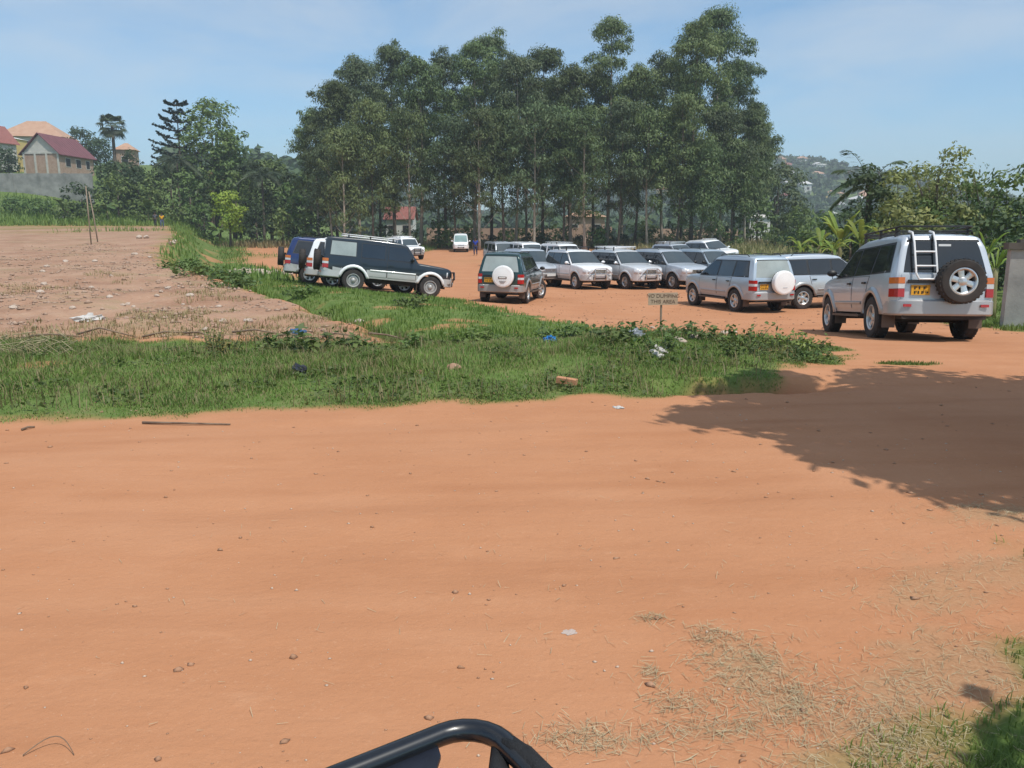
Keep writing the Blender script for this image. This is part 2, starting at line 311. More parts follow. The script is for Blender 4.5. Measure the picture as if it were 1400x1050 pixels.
def ground_material():
    m = bpy.data.materials.new('red_soil'); m.use_nodes = True; t = m.node_tree; b = t.nodes['Principled BSDF']; L = t.links.new
    b.inputs['Roughness'].default_value = 0.95; b.inputs['Specular IOR Level'].default_value = 0.15
    geo = N(t, 'ShaderNodeNewGeometry'); pos = geo.outputs['Position']
    def noise(scale, detail=6, rough=.6, sc3=None, off=0):
        src = pos
        mp = N(t, 'ShaderNodeMapping'); mp.inputs['Scale'].default_value = sc3 or (1, 1, 1); mp.inputs['Location'].default_value = (off, off, 0); L(src, mp.inputs[0])
        n = N(t, 'ShaderNodeTexNoise', i_Scale=scale, i_Detail=float(detail), i_Roughness=rough); L(mp.outputs[0], n.inputs['Vector']); return n.outputs['Fac']
    def ramp(f, stops):
        r = N(t, 'ShaderNodeValToRGB'); e = r.color_ramp.elements
        while len(e) < len(stops): e.new(0.5)
        for q, (p, c) in zip(e, stops): q.position = p; q.color = (*c, 1)
        L(f, r.inputs[0]); return r.outputs[0]
    def mix(f, a, c, bt='MIX'):
        x = N(t, 'ShaderNodeMixRGB', blend_type=bt)
        for i, v in enumerate((f, a, c)):
            if isinstance(v, (int, float)): x.inputs[i].default_value = v
            elif isinstance(v, tuple): x.inputs[i].default_value = (*v, 1)
            else: L(v, x.inputs[i])
        return x.outputs[0]
    road = ramp(noise(0.55, 8, .62), [(.28, (0.437, 0.196, 0.096)), (.5, (0.484, 0.227, 0.115)), (.72, (0.522, 0.258, 0.139))])
    road = mix(ramp(noise(1.0, 5, .6, (.35, 2.6, 1), 4), [(.42, (0, 0, 0)), (.62, (.24, .24, .24))]), road, (0.546, 0.275, 0.150))           # dusty streaks along the road
    road = mix(ramp(noise(1.3, 5, .6, (.3, 3.1, 1), 31), [(.56, (0, 0, 0)), (.70, (.22, .22, .22))]), road, (0.389, 0.168, 0.081))
    road = mix(ramp(noise(75, 3, .7, None, 12), [(.66, (0, 0, 0)), (.74, (.6, .6, .6))]), road, (0.627, 0.404, 0.269))
    road = mix(ramp(noise(38, 4, .7), [(.60, (0, 0, 0)), (.74, (.45, .45, .45))]), road, (0.589, 0.340, 0.209))                              # pale grit
    road = mix(ramp(noise(26, 4, .7, None, 9), [(.64, (0, 0, 0)), (.76, (.45, .45, .45))]), road, (0.285, 0.129, 0.067))                     # dark crumbs
    road = mix(ramp(noise(.23, 3, .5, None, 60), [(.5, (0, 0, 0)), (.72, (.3, .3, .3))]), road, (0.442, 0.219, 0.117))
    wv = N(t, 'ShaderNodeTexWave', wave_type='BANDS', bands_direction='Y', i_Scale=.42, i_Distortion=9.0, i_Detail=4.0); wv.inputs['Detail Scale'].default_value = .8; wm = N(t, 'ShaderNodeMapping'); wm.inputs['Scale'].default_value = (.3, 1, 1); wm.inputs['Rotation'].default_value = (0, 0, -.11); L(pos, wm.inputs[0]); L(wm.outputs[0], wv.inputs['Vector'])
    road = mix(ramp(wv.outputs['Fac'], [(.55, (0, 0, 0)), (.95, (.08, .08, .08))]), road, (0.408, 0.176, 0.085))                              # wheel-worn bands
    road = mix(ramp(noise(3.2, 6, .7, (.7, 1.4, 1), 77), [(.58, (0, 0, 0)), (.70, (.30, .30, .30))]), road, (0.570, 0.301, 0.170))             # loose dust
    fld = ramp(noise(.5, 9, .68), [(.26, (.27, .148, .093)), (.46, (.36, .213, .14)), (.6, (.42, .265, .178)), (.78, (.34, .248, .15))])
    fld = mix(ramp(noise(.9, 7, .65, (.4, 1.5, 1), 14), [(.52, (0, 0, 0)), (.68, (.55, .55, .55))]), fld, (.235, .215, .105))          # greyish green regrowth
    fld = mix(ramp(noise(14, 5, .75), [(.56, (0, 0, 0)), (.74, (.7, .7, .7))]), fld, (.52, .385, .29))
    fld = mix(ramp(noise(9, 5, .75, None, 22), [(.58, (0, 0, 0)), (.72, (.6, .6, .6))]), fld, (.17, .10, .06))
    grs = ramp(noise(1.6, 8, .7), [(.3, (.075, .125, .03)), (.5, (.12, .18, .045)), (.68, (.18, .20, .07))])
    grs = mix(ramp(noise(7, 6, .7, None, 5), [(.56, (0, 0, 0)), (.7, (.5, .5, .5))]), grs, (.23, .19, .10))
    ag = N(t, 'ShaderNodeAttribute', attribute_name='grass_cover'); af = N(t, 'ShaderNodeAttribute', attribute_name='field_cover')
    atr = N(t, 'ShaderNodeAttribute', attribute_name='wheel_track'); mtr = N(t, 'ShaderNodeMath', operation='MULTIPLY'); mtr.inputs[1].default_value = .55; L(atr.outputs['Fac'], mtr.inputs[0]); road = mix(mtr.outputs[0], road, (.385, .165, .078))
    asr = N(t, 'ShaderNodeAttribute', attribute_name='straw_cover'); stw = ramp(noise(60, 5, .7, (1, 1, 1), 3), [(.35, (.20, .17, .095)), (.65, (.42, .36, .22))]); road = mix(asr.outputs['Fac'], road, stw)
    c = mix(af.outputs['Fac'], road, fld); c = mix(ag.outputs['Fac'], c, grs)
    L(c, b.inputs['Base Color'])
    b1 = N(t, 'ShaderNodeBump', i_Strength=.5, i_Distance=.012); L(noise(30, 6, .7), b1.inputs['Height'])
    b2 = N(t, 'ShaderNodeBump', i_Strength=.5, i_Distance=.028); L(noise(5, 6, .62, (.8, 1.3, 1)), b2.inputs['Height']); L(b1.outputs[0], b2.inputs['Normal'])
    L(b2.outputs[0], b.inputs['Normal'])
    return m
GM = ground_material()
def build_ground():
    nx, ny = len(gx), len(gyy)
    idx = np.arange(nx * ny).reshape(nx, ny)
    Fq = np.stack([idx[:-1, :-1], idx[1:, :-1], idx[1:, 1:], idx[:-1, 1:]], -1).reshape(-1, 4)
    V = np.stack([GX, GY, GZ], -1).reshape(-1, 3); cx = V[Fq].mean(1)
    x, y = cx[:, 0], cx[:, 1]; g = MG.ravel()[Fq].mean(1); f = MF.ravel()[Fq].mean(1)
    road = (y < 12.5) & (g < .5) & (f < .5)
    zone = np.where(road, 0, np.where(f >= .5, 2, np.where((g >= .5) & (y < 100), 3, np.where(y < 100, 1, 4))))
    for k, nm in enumerate(('dirt_road', 'parking_ground', 'bare_field', 'grass_verge', 'terrain')):
        fs = Fq[zone == k]
        used, inv = np.unique(fs, return_inverse=True)
        me = mesh(nm, V[used], inv.reshape(-1, 4), GM, smooth=True)
        for an, arr in (('grass_cover', MG), ('field_cover', MF), ('straw_cover', MS), ('wheel_track', MT)):
            a = me.attributes.new(an, 'FLOAT', 'POINT'); a.data.foreach_set('value', arr.ravel()[used].astype(np.float32))
        tag(link(nm, me), kind='structure')
build_ground()
# ------------------------------------------------------------------ vehicles
def paint(name, col, metal=0.35, rough=0.32, dustamt=.26): return mat(name, col, rough=rough, metal=metal, coat=0.6, var=.04, vscale=2.0, dust=(DUST, 0.35, 0.95, dustamt))
P_SILVER = paint('silver_paint', (.55, .595, .64)); P_LIGHT = paint('light_silver_paint', (.72, .73, .73)); P_WARM = paint('grey_silver_paint', (.41, .44, .465)); P_BLUESILVER = paint('pale_blue_silver_paint', (.47, .55, .61))
P_WHITE = paint('white_paint', (.86, .87, .87), 0.0, .3); P_GREEN = paint('dark_green_paint', (.012, .045, .045), 0.2, .25, .35); P_NAVY = paint('navy_paint', (.006, .014, .022), 0.0, .32, .10)
P_BLUE = paint('deep_blue_paint', (.012, .03, .12), 0.15, .22, .3); P_GREYLOW = paint('grey_lower_paint', (.33, .34, .34), .3, .4); P_SILVERLOW = paint('silver_lower_paint', (.56, .58, .58), .25, .38)
BLACKP = mat('black_trim', (.018, .018, .019), rough=.5, dust=(DUST, .2, .75, .35)); RUBBER = mat('tyre_rubber', (.022, .020, .019), rough=.85, col2=(.052, .042, .036), vscale=4, bump=.003, bscale=40)
def glassmat(name, col, rough=.04): return mat(name, col, rough=rough, spec=.9, var=.15, vscale=1.5)
GLASS = glassmat('tinted_glass', (.012, .016, .020)); GLASS2 = glassmat('clear_glass', (.05, .065, .07)); GLASSPALE = glassmat('pale_glass', (.33, .37, .35), .12); GLASSGREEN = glassmat('greenish_windscreen', (.20, .30, .29), .06)  # pale glass: sky reflection and see-through light put into the base colour
ALLOY = mat('alloy_wheel_metal', (.62, .62, .61), rough=.32, metal=.75, var=.08); STEEL = mat('steel_wheel', (.45, .44, .42), rough=.5, metal=.4, var=.1)
REDL = mat('red_lens', (.42, .012, .012), rough=.15, spec=.6); AMBER = mat('amber_lens', (.62, .16, .02), rough=.15, spec=.6); CLEARL = mat('clear_lens', (.62, .63, .64), rough=.12, spec=.7)
PLATEY = mat('yellow_plate', (.72, .36, .02), rough=.45, var=.08, vscale=20); PLATEW = mat('white_plate', (.7, .7, .68), rough=.45); PCHAR = mat('plate_lettering', (.02, .018, .015), rough=.6)
UNDER = mat('underbody', (.035, .026, .021), rough=.9, var=.3); WCOVER = mat('white_spare_cover', (.88, .88, .87), rough=.35, var=.03); CHROME = mat('bright_metal', (.66, .66, .66), rough=.25, metal=.8)
WHITEM = mat('white_tube_paint', (.8, .8, .8), rough=.35)

def fine(a, b, h): n = max(2, int(abs(b - a) / h) + 1); return list(np.linspace(a, b, n))
STY = {
 'prado': dict(top=[(-2.26, .98), (-2.24, 1.10), (-2.08, 1.66), (-2.00, 1.76), (-1.80, 1.805), (-1.0, 1.83), (-.2, 1.81), (.12, 1.755), (.22, 1.70), (.92, 1.19), (.98, 1.165), (1.5, 1.12), (1.9, 1.05), (2.06, .99), (2.14, .90)],
               hw=[(-2.26, .755), (-2.22, .80), (-2.10, .845), (-1.8, .868), (0, .875), (1.3, .868), (1.75, .835), (1.98, .775), (2.14, .64)], belt=1.12, tumble=.30, rc=.10, sill=.46, ax=(-1.3375, 1.3375), rw=.375, Ra=.455,
               ws=((.92, 1.19), (.22, 1.70)), rear=((-2.225, 1.15), (-2.07, 1.68)), bonnet=(.99, 1.98), track=.755,
               win=[[(.80, 1.15), (-.20, 1.15), (-.20, 1.63), (.22, 1.63)], [(-.27, 1.15), (-1.10, 1.15), (-1.10, 1.65), (-.27, 1.65)], [(-1.17, 1.16), (-1.98, 1.20), (-1.82, 1.64), (-1.17, 1.65)]],
               band=[(.88, 1.125), (-2.03, 1.155), (-1.84, 1.685), (.24, 1.675)], doors=[[(.86, .50), (-.22, .50), (-.22, 1.115), (.86, 1.115)], [(-.26, .50), (-.93, .50), (-1.10, 1.115), (-.26, 1.115)]], doorcut=True),
 'boxy': dict(top=[(-2.42, .98), (-2.41, 1.10), (-2.36, 1.70), (-2.31, 1.80), (-2.1, 1.835), (-1.0, 1.86), (.2, 1.83), (.42, 1.78), (.50, 1.72), (.86, 1.20), (.93, 1.17), (1.5, 1.13), (1.95, 1.09), (2.08, 1.04), (2.13, .95)],
              hw=[(-2.42, .78), (-2.38, .81), (-2.2, .83), (-1.6, .835), (0, .835), (1.3, .825), (1.8, .80), (2.05, .765), (2.13, .72)], belt=1.15, tumble=.16, rc=.07, sill=.50, ax=(-1.365, 1.365), rw=.38, Ra=.455,
              ws=((.86, 1.20), (.50, 1.72)), rear=((-2.40, 1.16), (-2.365, 1.70)), bonnet=(.95, 2.02), track=.72,
              win=[[(.72, 1.20), (-.18, 1.20), (-.18, 1.68), (.45, 1.68)], [(-.30, 1.20), (-1.12, 1.20), (-1.12, 1.69), (-.30, 1.69)], [(-1.32, 1.21), (-2.20, 1.21), (-2.16, 1.69), (-1.32, 1.69)]],
              band=None, doors=[[(.80, .54), (-.20, .54), (-.20, 1.145), (.80, 1.145)], [(-.24, .54), (-.98, .54), (-1.16, 1.145), (-.24, 1.145)]], doorcut=True),
 'van': dict(top=[(-2.30, .95), (-2.28, 1.10), (-2.12, 1.80), (-2.0, 1.90), (-1.0, 1.95), (.9, 1.95), (1.25, 1.90), (1.36, 1.84), (2.02, 1.08), (2.14, .98), (2.22, .80)],
             hw=[(-2.30, .76), (-2.2, .82), (-1.8, .845), (0, .845), (1.5, .84), (1.95, .80), (2.12, .74), (2.22, .64)], belt=1.08, tumble=.16, rc=.12, sill=.38, ax=(-1.15, 1.25), rw=.32, Ra=.39,
             ws=((2.0, 1.11), (1.40, 1.80)), rear=((-2.27, 1.15), (-2.13, 1.76)), bonnet=None, track=.72,
             win=[[(1.72, 1.13), (.95, 1.13), (.95, 1.72), (1.42, 1.72)], [(.85, 1.13), (-.55, 1.13), (-.55, 1.74), (.85, 1.74)], [(-.65, 1.13), (-2.02, 1.15), (-1.95, 1.74), (-.65, 1.74)]],
             band=None, doors=[[(1.66, .44), (.90, .44), (.90, 1.08), (1.66, 1.08)], [(.84, .44), (-.58, .44), (-.58, 1.08), (.84, 1.08)]], doorcut=False),
}
class Shape:
    def __init__(s, st):
        s.__dict__.update(STY[st]); s.tx = [p[0] for p in s.top]; s.tz = [p[1] for p in s.top]; s.hx = [p[0] for p in s.hw]; s.hy = [p[1] for p in s.hw]
        s.xr, s.xf = s.tx[0], s.tx[-1]
    def zt(s, x): return float(np.interp(x, s.tx, s.tz))
    def side(s, x, z):
        h = float(np.interp(x, s.hx, s.hy))
        if z <= s.belt: return h - .035 * max(0, (z - .85) / .3) ** 2 - .05 * max(0, (.78 - z) / .35) ** 2
        return h - .035 * ((s.belt - .85) / .3) ** 2 - s.tumble * (z - s.belt) - .03 * (z - s.belt) ** 2
    def zb(s, x):
        z = s.sill + .10 * max(0, (abs(x) - 1.75) / .5) ** 1.5
        for a in s.ax:
            q = s.Ra ** 2 - (x - a) ** 2
            if q > 0: z = max(z, s.rw + math.sqrt(q))
        return z
    def section(s, x):
        zt, zb = s.zt(x), s.zb(x); zs = max(min(s.belt, zt - .09), zb + .03); rc = min(s.rc, (zt - zs) * .8); zr = zt - rc; pts = []
        for t in np.linspace(0, 1, 6): z = zb + (zs - zb) * t; pts.append((s.side(x, z), z))
        for t in (.33, .67, 1.0): z = zs + (zr - zs) * t; pts.append((s.side(x, z), z))
        y0 = s.side(x, zr) - rc
        for a in (22, 45, 68, 90): pts.append((y0 + rc * math.cos(R(a)), zr + rc * math.sin(R(a))))
        cr = .022
        for t in (.75, .5, .25, 0): pts.append((y0 * t, zt + cr * (1 - t * t)))
        return pts
    def xrear(s, z):
        k = [(p[1], p[0]) for p in s.top if p[0] < -1.9 and p[1] < 1.9]; return float(np.interp(z, [a for a, _ in k], [b for _, b in k]))
    def body(s, name, upper, lower, split):
        xs = set(s.tx) | set(s.hx)
        for a in s.ax: xs |= {a + s.Ra * math.cos(R(q)) for q in range(0, 181, 15)} | {a - s.Ra - .004, a + s.Ra + .004}
        xs |= set(np.arange(s.xr, s.xf, .16)); xs = sorted(xs); ys = [xs[0]]
        for x in xs[1:]:
            if x - ys[-1] > .003: ys.append(x)
        secs = [s.section(x) for x in ys]; k = len(secs[0]); V = []; F = []; M = []
        for x, sec in zip(ys, secs):
            V += [(x, y, z) for y, z in sec] + [(x, -y, z) for y, z in sec[:-1]]
        n = 2 * k - 1
        lid = lambda i, j: i * n + j
        rid = lambda i, j: i * n + (k + j if j < k - 1 else k - 1)
        for i in range(len(ys) - 1):
            for j in range(k - 1):
                zm = (secs[i][j][1] + secs[i][j + 1][1] + secs[i + 1][j][1] + secs[i + 1][j + 1][1]) / 4
                m = 1 if zm < split else 0
                F.append((lid(i, j), lid(i, j + 1), lid(i + 1, j + 1), lid(i + 1, j))); M.append(m)
                F.append((rid(i, j), rid(i + 1, j), rid(i + 1, j + 1), rid(i, j + 1))); M.append(m)
            F.append((lid(i, 0), lid(i + 1, 0), rid(i + 1, 0), rid(i, 0))); M.append(2)
        for i, fl in ((0, 0), (len(ys) - 1, 1)):
            for j in range(k - 1):
                if j == k - 2: f = [lid(i, j), rid(i, j), lid(i, k - 1)]
                else: f = [lid(i, j), rid(i, j), rid(i, j + 1), lid(i, j + 1)]
                zm = secs[i][j][1]; F.append(tuple(f if not fl else f[::-1])); M.append(1 if zm < split else 0)
        return mesh(name, V, F, [upper, lower, UNDER], M, True, 32)
    def spatch(s, q, off, sg, ni=6, nj=5, rim=.025):
        mb = MB(); P = []
        for i in range(ni + 1):
            u = i / ni; row = []
            for j in range(nj + 1):
                v = j / nj; xb = q[0][0] * (1 - u) + q[1][0] * u; zb = q[0][1] * (1 - u) + q[1][1] * u; xt = q[3][0] * (1 - u) + q[2][0] * u; zt = q[3][1] * (1 - u) + q[2][1] * u
                x = xb * (1 - v) + xt * v; z = zb * (1 - v) + zt * v; z = max(z, s.zb(x) + .075) if z < .95 else z
                row.append(Vector((x, sg * (s.side(x, z) + off), z + off * s.tumble * (z > s.belt))))
            P.append(row)
        mb.grid(P if sg < 0 else P[::-1], (0, -sg * rim, 0)); return mb
    def slant(s, a, b, off, inset, ni=8, nj=4, wmax=None):
        mb = MB(); P = []; d = Vector((b[0] - a[0], 0, b[1] - a[1])).normalized(); nrm = Vector((-d.z, 0, d.x)) if a[0] < 0 else Vector((d.z, 0, -d.x))
        if nrm.x * a[0] < 0: nrm = -nrm
        for i in range(ni + 1):
            u = 2 * i / ni - 1; row = []
            for j in range(nj + 1):
                v = j / nj; x = a[0] + (b[0] - a[0]) * v; z = a[1] + (b[1] - a[1]) * v; hw = s.side(x, z - .05) - inset
                zc = s.zt(x) if abs(a[0] - b[0]) > .1 and a[0] > 0 else z
                row.append(Vector((x, u * hw, z + (.022 * (1 - u * u) if a[0] > 0 else 0))) + nrm * (off + (.012 * (1 - u * u) if a[0] < 0 else 0)))
            P.append(row)
        mb.grid(P if a[0] < 0 else P[::-1], -nrm * .02); return mb
SHAPES = {k: Shape(k) for k in STY}

_wheel = {}
def wheel_meshes(r, w, kind):
    key = (r, w, kind)
    if key in _wheel: return _wheel[key]
    h = w / 2; t = MB(); ri = r * .60
    t.lathe([(ri, -h * .85), (ri + .02, -h), (r * .80, -h * 1.04), (r * .93, -h * .98), (r * .985, -h * .80), (r, -h * .4), (r, h * .4), (r * .985, h * .80), (r * .93, h * .98), (r * .80, h * 1.04), (ri + .02, h), (ri, h * .85)], 32)
    for j in range(32):                                # tread blocks
        a = 2 * math.pi * j / 32
        for sgn in (-1, 1): t.box((math.cos(a) * r * .995, sgn * h * .62, math.sin(a) * r * .995), (.02, h * .42, .035), Matrix.Rotation(-a, 3, 'Y'))
    tyre = t.data('tyre', RUBBER, True, 35)
    m = MB(); dish = h * .55
    m.lathe([(ri, -h * .85), (ri - .006, h * .80), (ri + .012, h * .90), (ri - .012, h * .93), (ri - .028, h * .80), (ri - .04, dish * .2), (ri - .05, -h * .3)], 32)
    if kind == 'alloy':
        for j in range(6):
            a = 2 * math.pi * j / 6 + .3; ca, sa = math.cos(a), math.sin(a); px, pz = -sa, ca; P = []
            for rr, ww, yy in ((.05, .050, dish * 1.05), (ri * .45, .044, dish * 1.1), (ri * .80, .052, dish * 1.15), (ri - .015, .064, h * .84)):
                P.append([Vector((ca * rr + px * ww * q, yy - .012 * abs(q), sa * rr + pz * ww * q)) for q in (-1, -.6, .6, 1)])
            m.grid(P, (0, -.03, 0))
        m.lathe([(.075, dish * .6), (.07, dish * 1.12), (.045, dish * 1.3), (0.001, dish * 1.35)], 16)
    else:
        m.lathe([(ri - .03, dish * .5), (ri * .75, dish * .9), (ri * .55, dish * 1.0), (ri * .42, dish * .7), (.09, dish * .75), (.075, dish * 1.5), (.05, dish * 1.8), (.001, dish * 1.85)], 24)
    rim = m.data('rim', ALLOY if kind == 'alloy' else STEEL, True, 35)
    d = MB(); d.lathe([(0.001, -h * .6), (ri - .012, -h * .6), (ri - .012, -h * .05), (0.001, -h * .05)], 20); hub = d.data('wheel', UNDER)
    _wheel[key] = (hub, tyre, rim); return _wheel[key]
def put_wheel(root, name, loc, rot, r, w, kind, full=True):
    hub, tyre, rim = wheel_meshes(r, w, kind)
    o = link(name, hub, root, loc, rot); link('tyre', tyre, o); link('rim', rim, o); return o
def sweep(mb, path, z0, z1, t, bev=.03):
    """bar with a chamfered section swept round a plan path"""
    n = len(path); rows = []
    for i, p in enumerate(path):
        a = Vector(path[max(0, i - 1)]); b = Vector(path[min(n - 1, i + 1)]); d = (b - a).normalized(); nn = Vector((d.y, -d.x)); p = Vector(p)
        sec = [(-t, z0), (-bev, z0), (0, z0 + bev), (0, z1 - bev), (-bev, z1), (-t, z1)]
        rows.append([Vector((p.x + nn.x * o, p.y + nn.y * o, z)) for o, z in sec])
    return mb.grid(rows)
_seed = random.Random(5)
def make_car(label, x, y, psi, style='prado', upper=None, lower=None, split=.62, glass=None, rims='alloy', spare=None, rack=None, ladder=False, steer=0, far=False, plate=PLATEY, flare=None, group=None, name='parked_car', rearglass=None, sideglass=None, bull=False, cat='car', step=True, badge=False):
    s = SHAPES[style]; p = R(psi); ca, sa = math.cos(p), math.sin(p); glass = glass or GLASS; lower = lower or upper; flare = flare or lower
    pt = lambda lx, ly: H(x + lx * ca - ly * sa, y + lx * sa + ly * ca)
    zf = (pt(s.ax[1], s.track) + pt(s.ax[1], -s.track)) / 2; zr = (pt(s.ax[0], s.track) + pt(s.ax[0], -s.track)) / 2
    zl = (pt(s.ax[1], s.track) + pt(s.ax[0], s.track)) / 2; zq = (pt(s.ax[1], -s.track) + pt(s.ax[0], -s.track)) / 2
    pitch = math.atan2(zr - zf, s.ax[1] - s.ax[0]); roll = math.atan2(zl - zq, 2 * s.track)
    root = empty(name, (x, y, (zf * (-s.ax[0]) + zr * s.ax[1]) / (s.ax[1] - s.ax[0]) - .012)); root.rotation_euler = (Matrix.Rotation(p, 3, 'Z') @ Matrix.Rotation(pitch, 3, 'Y') @ Matrix.Rotation(roll, 3, 'X')).to_euler()
    tag(root, label, cat, group)
    link('body', s.body('body', upper, lower, split), root)
    ch = MB(); ch.box((0, 0, .52), (3.9, 1.0, .34)).box((s.ax[0], 0, s.rw), (.16, 1.36, .16)).box((s.ax[1], 0, s.rw), (.14, 1.30, .14)).box((-1.9, .15, .50), (.5, .8, .22)); ch.obj('chassis', UNDER, root)
    # wheels
    for a in (0, 1):
        for sg in (1, -1):
            st = R(steer) if a else 0
            put_wheel(root, 'wheel', (s.ax[a], sg * s.track, s.rw), (0, _seed.random() * 6, st + (0 if sg > 0 else math.pi)) if False else Matrix.Rotation(st + (0 if sg > 0 else math.pi), 3, 'Z').to_euler(), s.rw, .24 if style != 'van' else .19, rims)
            # arch flare band
            mb = MB(); P = []
            for q in range(-8, 189, 14):
                q = R(q); row = []
                for rr, o in ((s.Ra - .012, .004), (s.Ra - .004, .040), (s.Ra + .055, .036), (s.Ra + .095, .002)):
                    xx = s.ax[a] + rr * math.cos(q); zz = max(s.rw + rr * math.sin(q), s.sill - .02); row.append(Vector((xx, sg * (s.side(min(max(xx, s.xr), s.xf), max(zz, .5)) + o), zz)))
                P.append(row)
            mb.grid(P if sg > 0 else P[::-1]); mb.obj('wheel_arch', flare, root, True)
            if not far:
                fl = MB(); xx = s.ax[a] - s.Ra - .03; fl.box((xx, sg * (s.side(xx, .5) - .11), .34), (.012, .22, .26)); fl.obj('mudflap', BLACKP, root)
    # glass
    for sg in (1, -1):
        if s.band: s.spatch(s.band, .003, sg, 10, 4).obj('window_surround', BLACKP, root, True, 30)
        for k, q in enumerate(s.win):
            fo = None
            if not s.band and not far:
                cx = sum(a for a, _ in q) / 4; cz = sum(b for _, b in q) / 4
                s.spatch([(cx + (a - cx) * 1.05, cz + (b - cz) * 1.09) for a, b in q], .003, sg, 4, 3).obj('window_seal', BLACKP, root, True, 30)
            g = (sideglass or {}).get(k, glass); s.spatch(q, .007, sg, 5, 3).obj('side_window', g, root, True, 30)
        if not far:
            for k, q in enumerate(s.doors):
                d = s.spatch(q, .009, sg, 7, 5); d2 = []
                o = d.obj('door', [upper, lower], root, True, 30); me = o.data
                me.polygons.foreach_set('material_index', np.array([1 if pl.center.z < split else 0 for pl in me.polygons], dtype=np.int32))
                cx = sum(a for a, _ in q) / 4; cz = sum(b for _, b in q) / 4
                s.spatch([(cx + (a - cx) * 1.035, cz + (b - cz) * 1.03) for a, b in q], .0025, sg, 7, 5).obj('door_seal', BLACKP, o, True, 30)
                xh = q[1][0] + .12; h = MB(); h.box((xh if k == 0 or style == 'van' else q[2][0] + .16, sg * (s.side(xh, 1.0) + .028), 1.0), (.16, .03, .035)); h.obj('door_handle', BLACKP if upper in (P_SILVER, P_WARM, P_BLUESILVER) else upper, o)
            if style != 'van':                          # side moulding between the arches
                mm = MB(); P = [[Vector((xx, sg * (s.side(xx, zz) + o), zz)) for zz, o in ((split + .005, .004), (split + .015, .022), (split + .06, .022), (split + .07, .004))] for xx in fine(s.ax[0] + s.Ra + .10, s.ax[1] - s.Ra - .10, .2)]
                mm.grid(P if sg < 0 else P[::-1]).obj('side_moulding', lower, root, True)
            if step and style != 'van':
                b = MB(); b.box((0, sg * .83, .40), (1.62, .17, .045)).box((.5, sg * .70, .42), (.05, .3, .04)).box((-.5, sg * .70, .42), (.05, .3, .04)); b.obj('side_step', BLACKP, root)
        # mirror
        xm = s.win[0][0][0] - .07; zm = s.win[0][0][1] + .06; m = MB(); ym = s.side(xm, zm)
        m.tube([(xm, sg * (ym - .01), zm - .04), (xm + .01, sg * (ym + .09), zm - .02)], .018, 6)
        m.lathe([(.001, -.05), (.07, -.045), (.082, 0), (.07, .035), (.001, .05)], 12, 'X', (0, 0, 0)); k0 = len(m.V) - 60; m.V = m.V[:k0] + [(xm + .015 + a, sg * (ym + .165 + b * 1.25), zm + .02 + c * .85) for a, b, c in m.V[k0:]]; m.obj('mirror', upper if upper in (P_WHITE, P_LIGHT) else BLACKP, root, True)
    wsa, wsb = s.ws; s.slant(wsa, wsb, .006, .075).obj('windscreen', GLASS2 if glass is GLASS else glass, root, True, 30)
    if not far: s.slant((wsa[0] + .02, wsa[1] - .014), (wsb[0] - .01, wsb[1] + .008), .002, .045).obj('windscreen_seal', BLACKP, root, True, 30)
    ra, rb = s.rear
    # tail
    if not far:
        tg = MB(); P = []
        for u in np.linspace(-.70, .70, 9):
            P.append([Vector((s.xrear(z) - .010 - .01 * (1 - (u / .7) ** 2), u * (1 - max(0, z - 1.1) * .16), z)) for z in (.70, .80, .95, 1.05, 1.12)])
        tg.grid(P, (.03, 0, 0)).obj('tailgate', upper, root, True, 30)
    s.slant((ra[0] + .004, ra[1] + .0), (rb[0], rb[1]), .006, .11).obj('rear_window', rearglass or glass, root, True, 30)
    if not far: s.slant((ra[0] + .006, ra[1] - .03), (rb[0] + .006, rb[1] + .03), .002, .075).obj('rear_window_seal', BLACKP, root, True, 30)
    for sg in (1, -1):
        yy = sg * (s.side(s.xr + .04, 1.0) - .075); xr = s.xrear(.98) - .012
        def lens(nm, z0, z1, mt, par):
            b = MB(); P = [[Vector((xx, y2, z)) for z in (z0, z1)] for xx, y2 in ((s.xrear(.98) - .002, yy - sg * .075), (xr - .022, yy - sg * .06), (xr - .022, yy + sg * .045), (xr + .04, sg * (s.side(xr + .05, 1.0) + .012)), (xr + .16, sg * (s.side(xr + .17, 1.0) + .010)))]
            b.grid(P if sg < 0 else P[::-1], (.02, 0, 0)); return b.obj(nm, mt, par)
        tl = lens('tail_light', .74, .88, REDL, root)
        if not far: lens('reversing_lens', .885, .96, CLEARL, tl)
        lens('indicator_lens', .965, 1.07, AMBER if not rearglass else REDL, tl)
    bp = MB(); xr = s.xr; w0 = s.side(xr + .2, .6) + .012
    sweep(bp, [(s.ax[0] - s.Ra - .03, -w0 - .0), (xr + .22, -w0), (xr + .05, -w0 + .03), (xr - .05, -w0 + .13), (xr - .085, -.45), (xr - .09, 0), (xr - .085, .45), (xr - .05, w0 - .13), (xr + .05, w0 - .03), (xr + .22, w0), (s.ax[0] - s.Ra - .03, w0)][::-1], .43, .70, .10)
    rbp = bp.obj('rear_bumper', lower, root, True, 40)
    if not far:
        for sg in (1, -1): q = MB(); q.box((xr - .088, sg * .62, .60), (.02, .13, .045)); q.obj('reflector', REDL, rbp)
        vb = MB(); vb.box((xr + .12, 0, .42), (.3, 1.35, .10)); vb.obj('rear_valance', UNDER, root)
    # nose
    bp = MB(); xf = s.xf; w0 = s.side(xf - .3, .6) + .012
    sweep(bp, [(s.ax[1] + s.Ra + .03, -w0), (xf - .18, -w0 + .03), (xf - .02, -w0 + .15), (xf + .075, -.42), (xf + .09, 0), (xf + .075, .42), (xf - .02, w0 - .15), (xf - .18, w0 - .03), (s.ax[1] + s.Ra + .03, w0)], .42, .72, .12)
    fb = bp.obj('front_bumper', lower, root, True, 40)
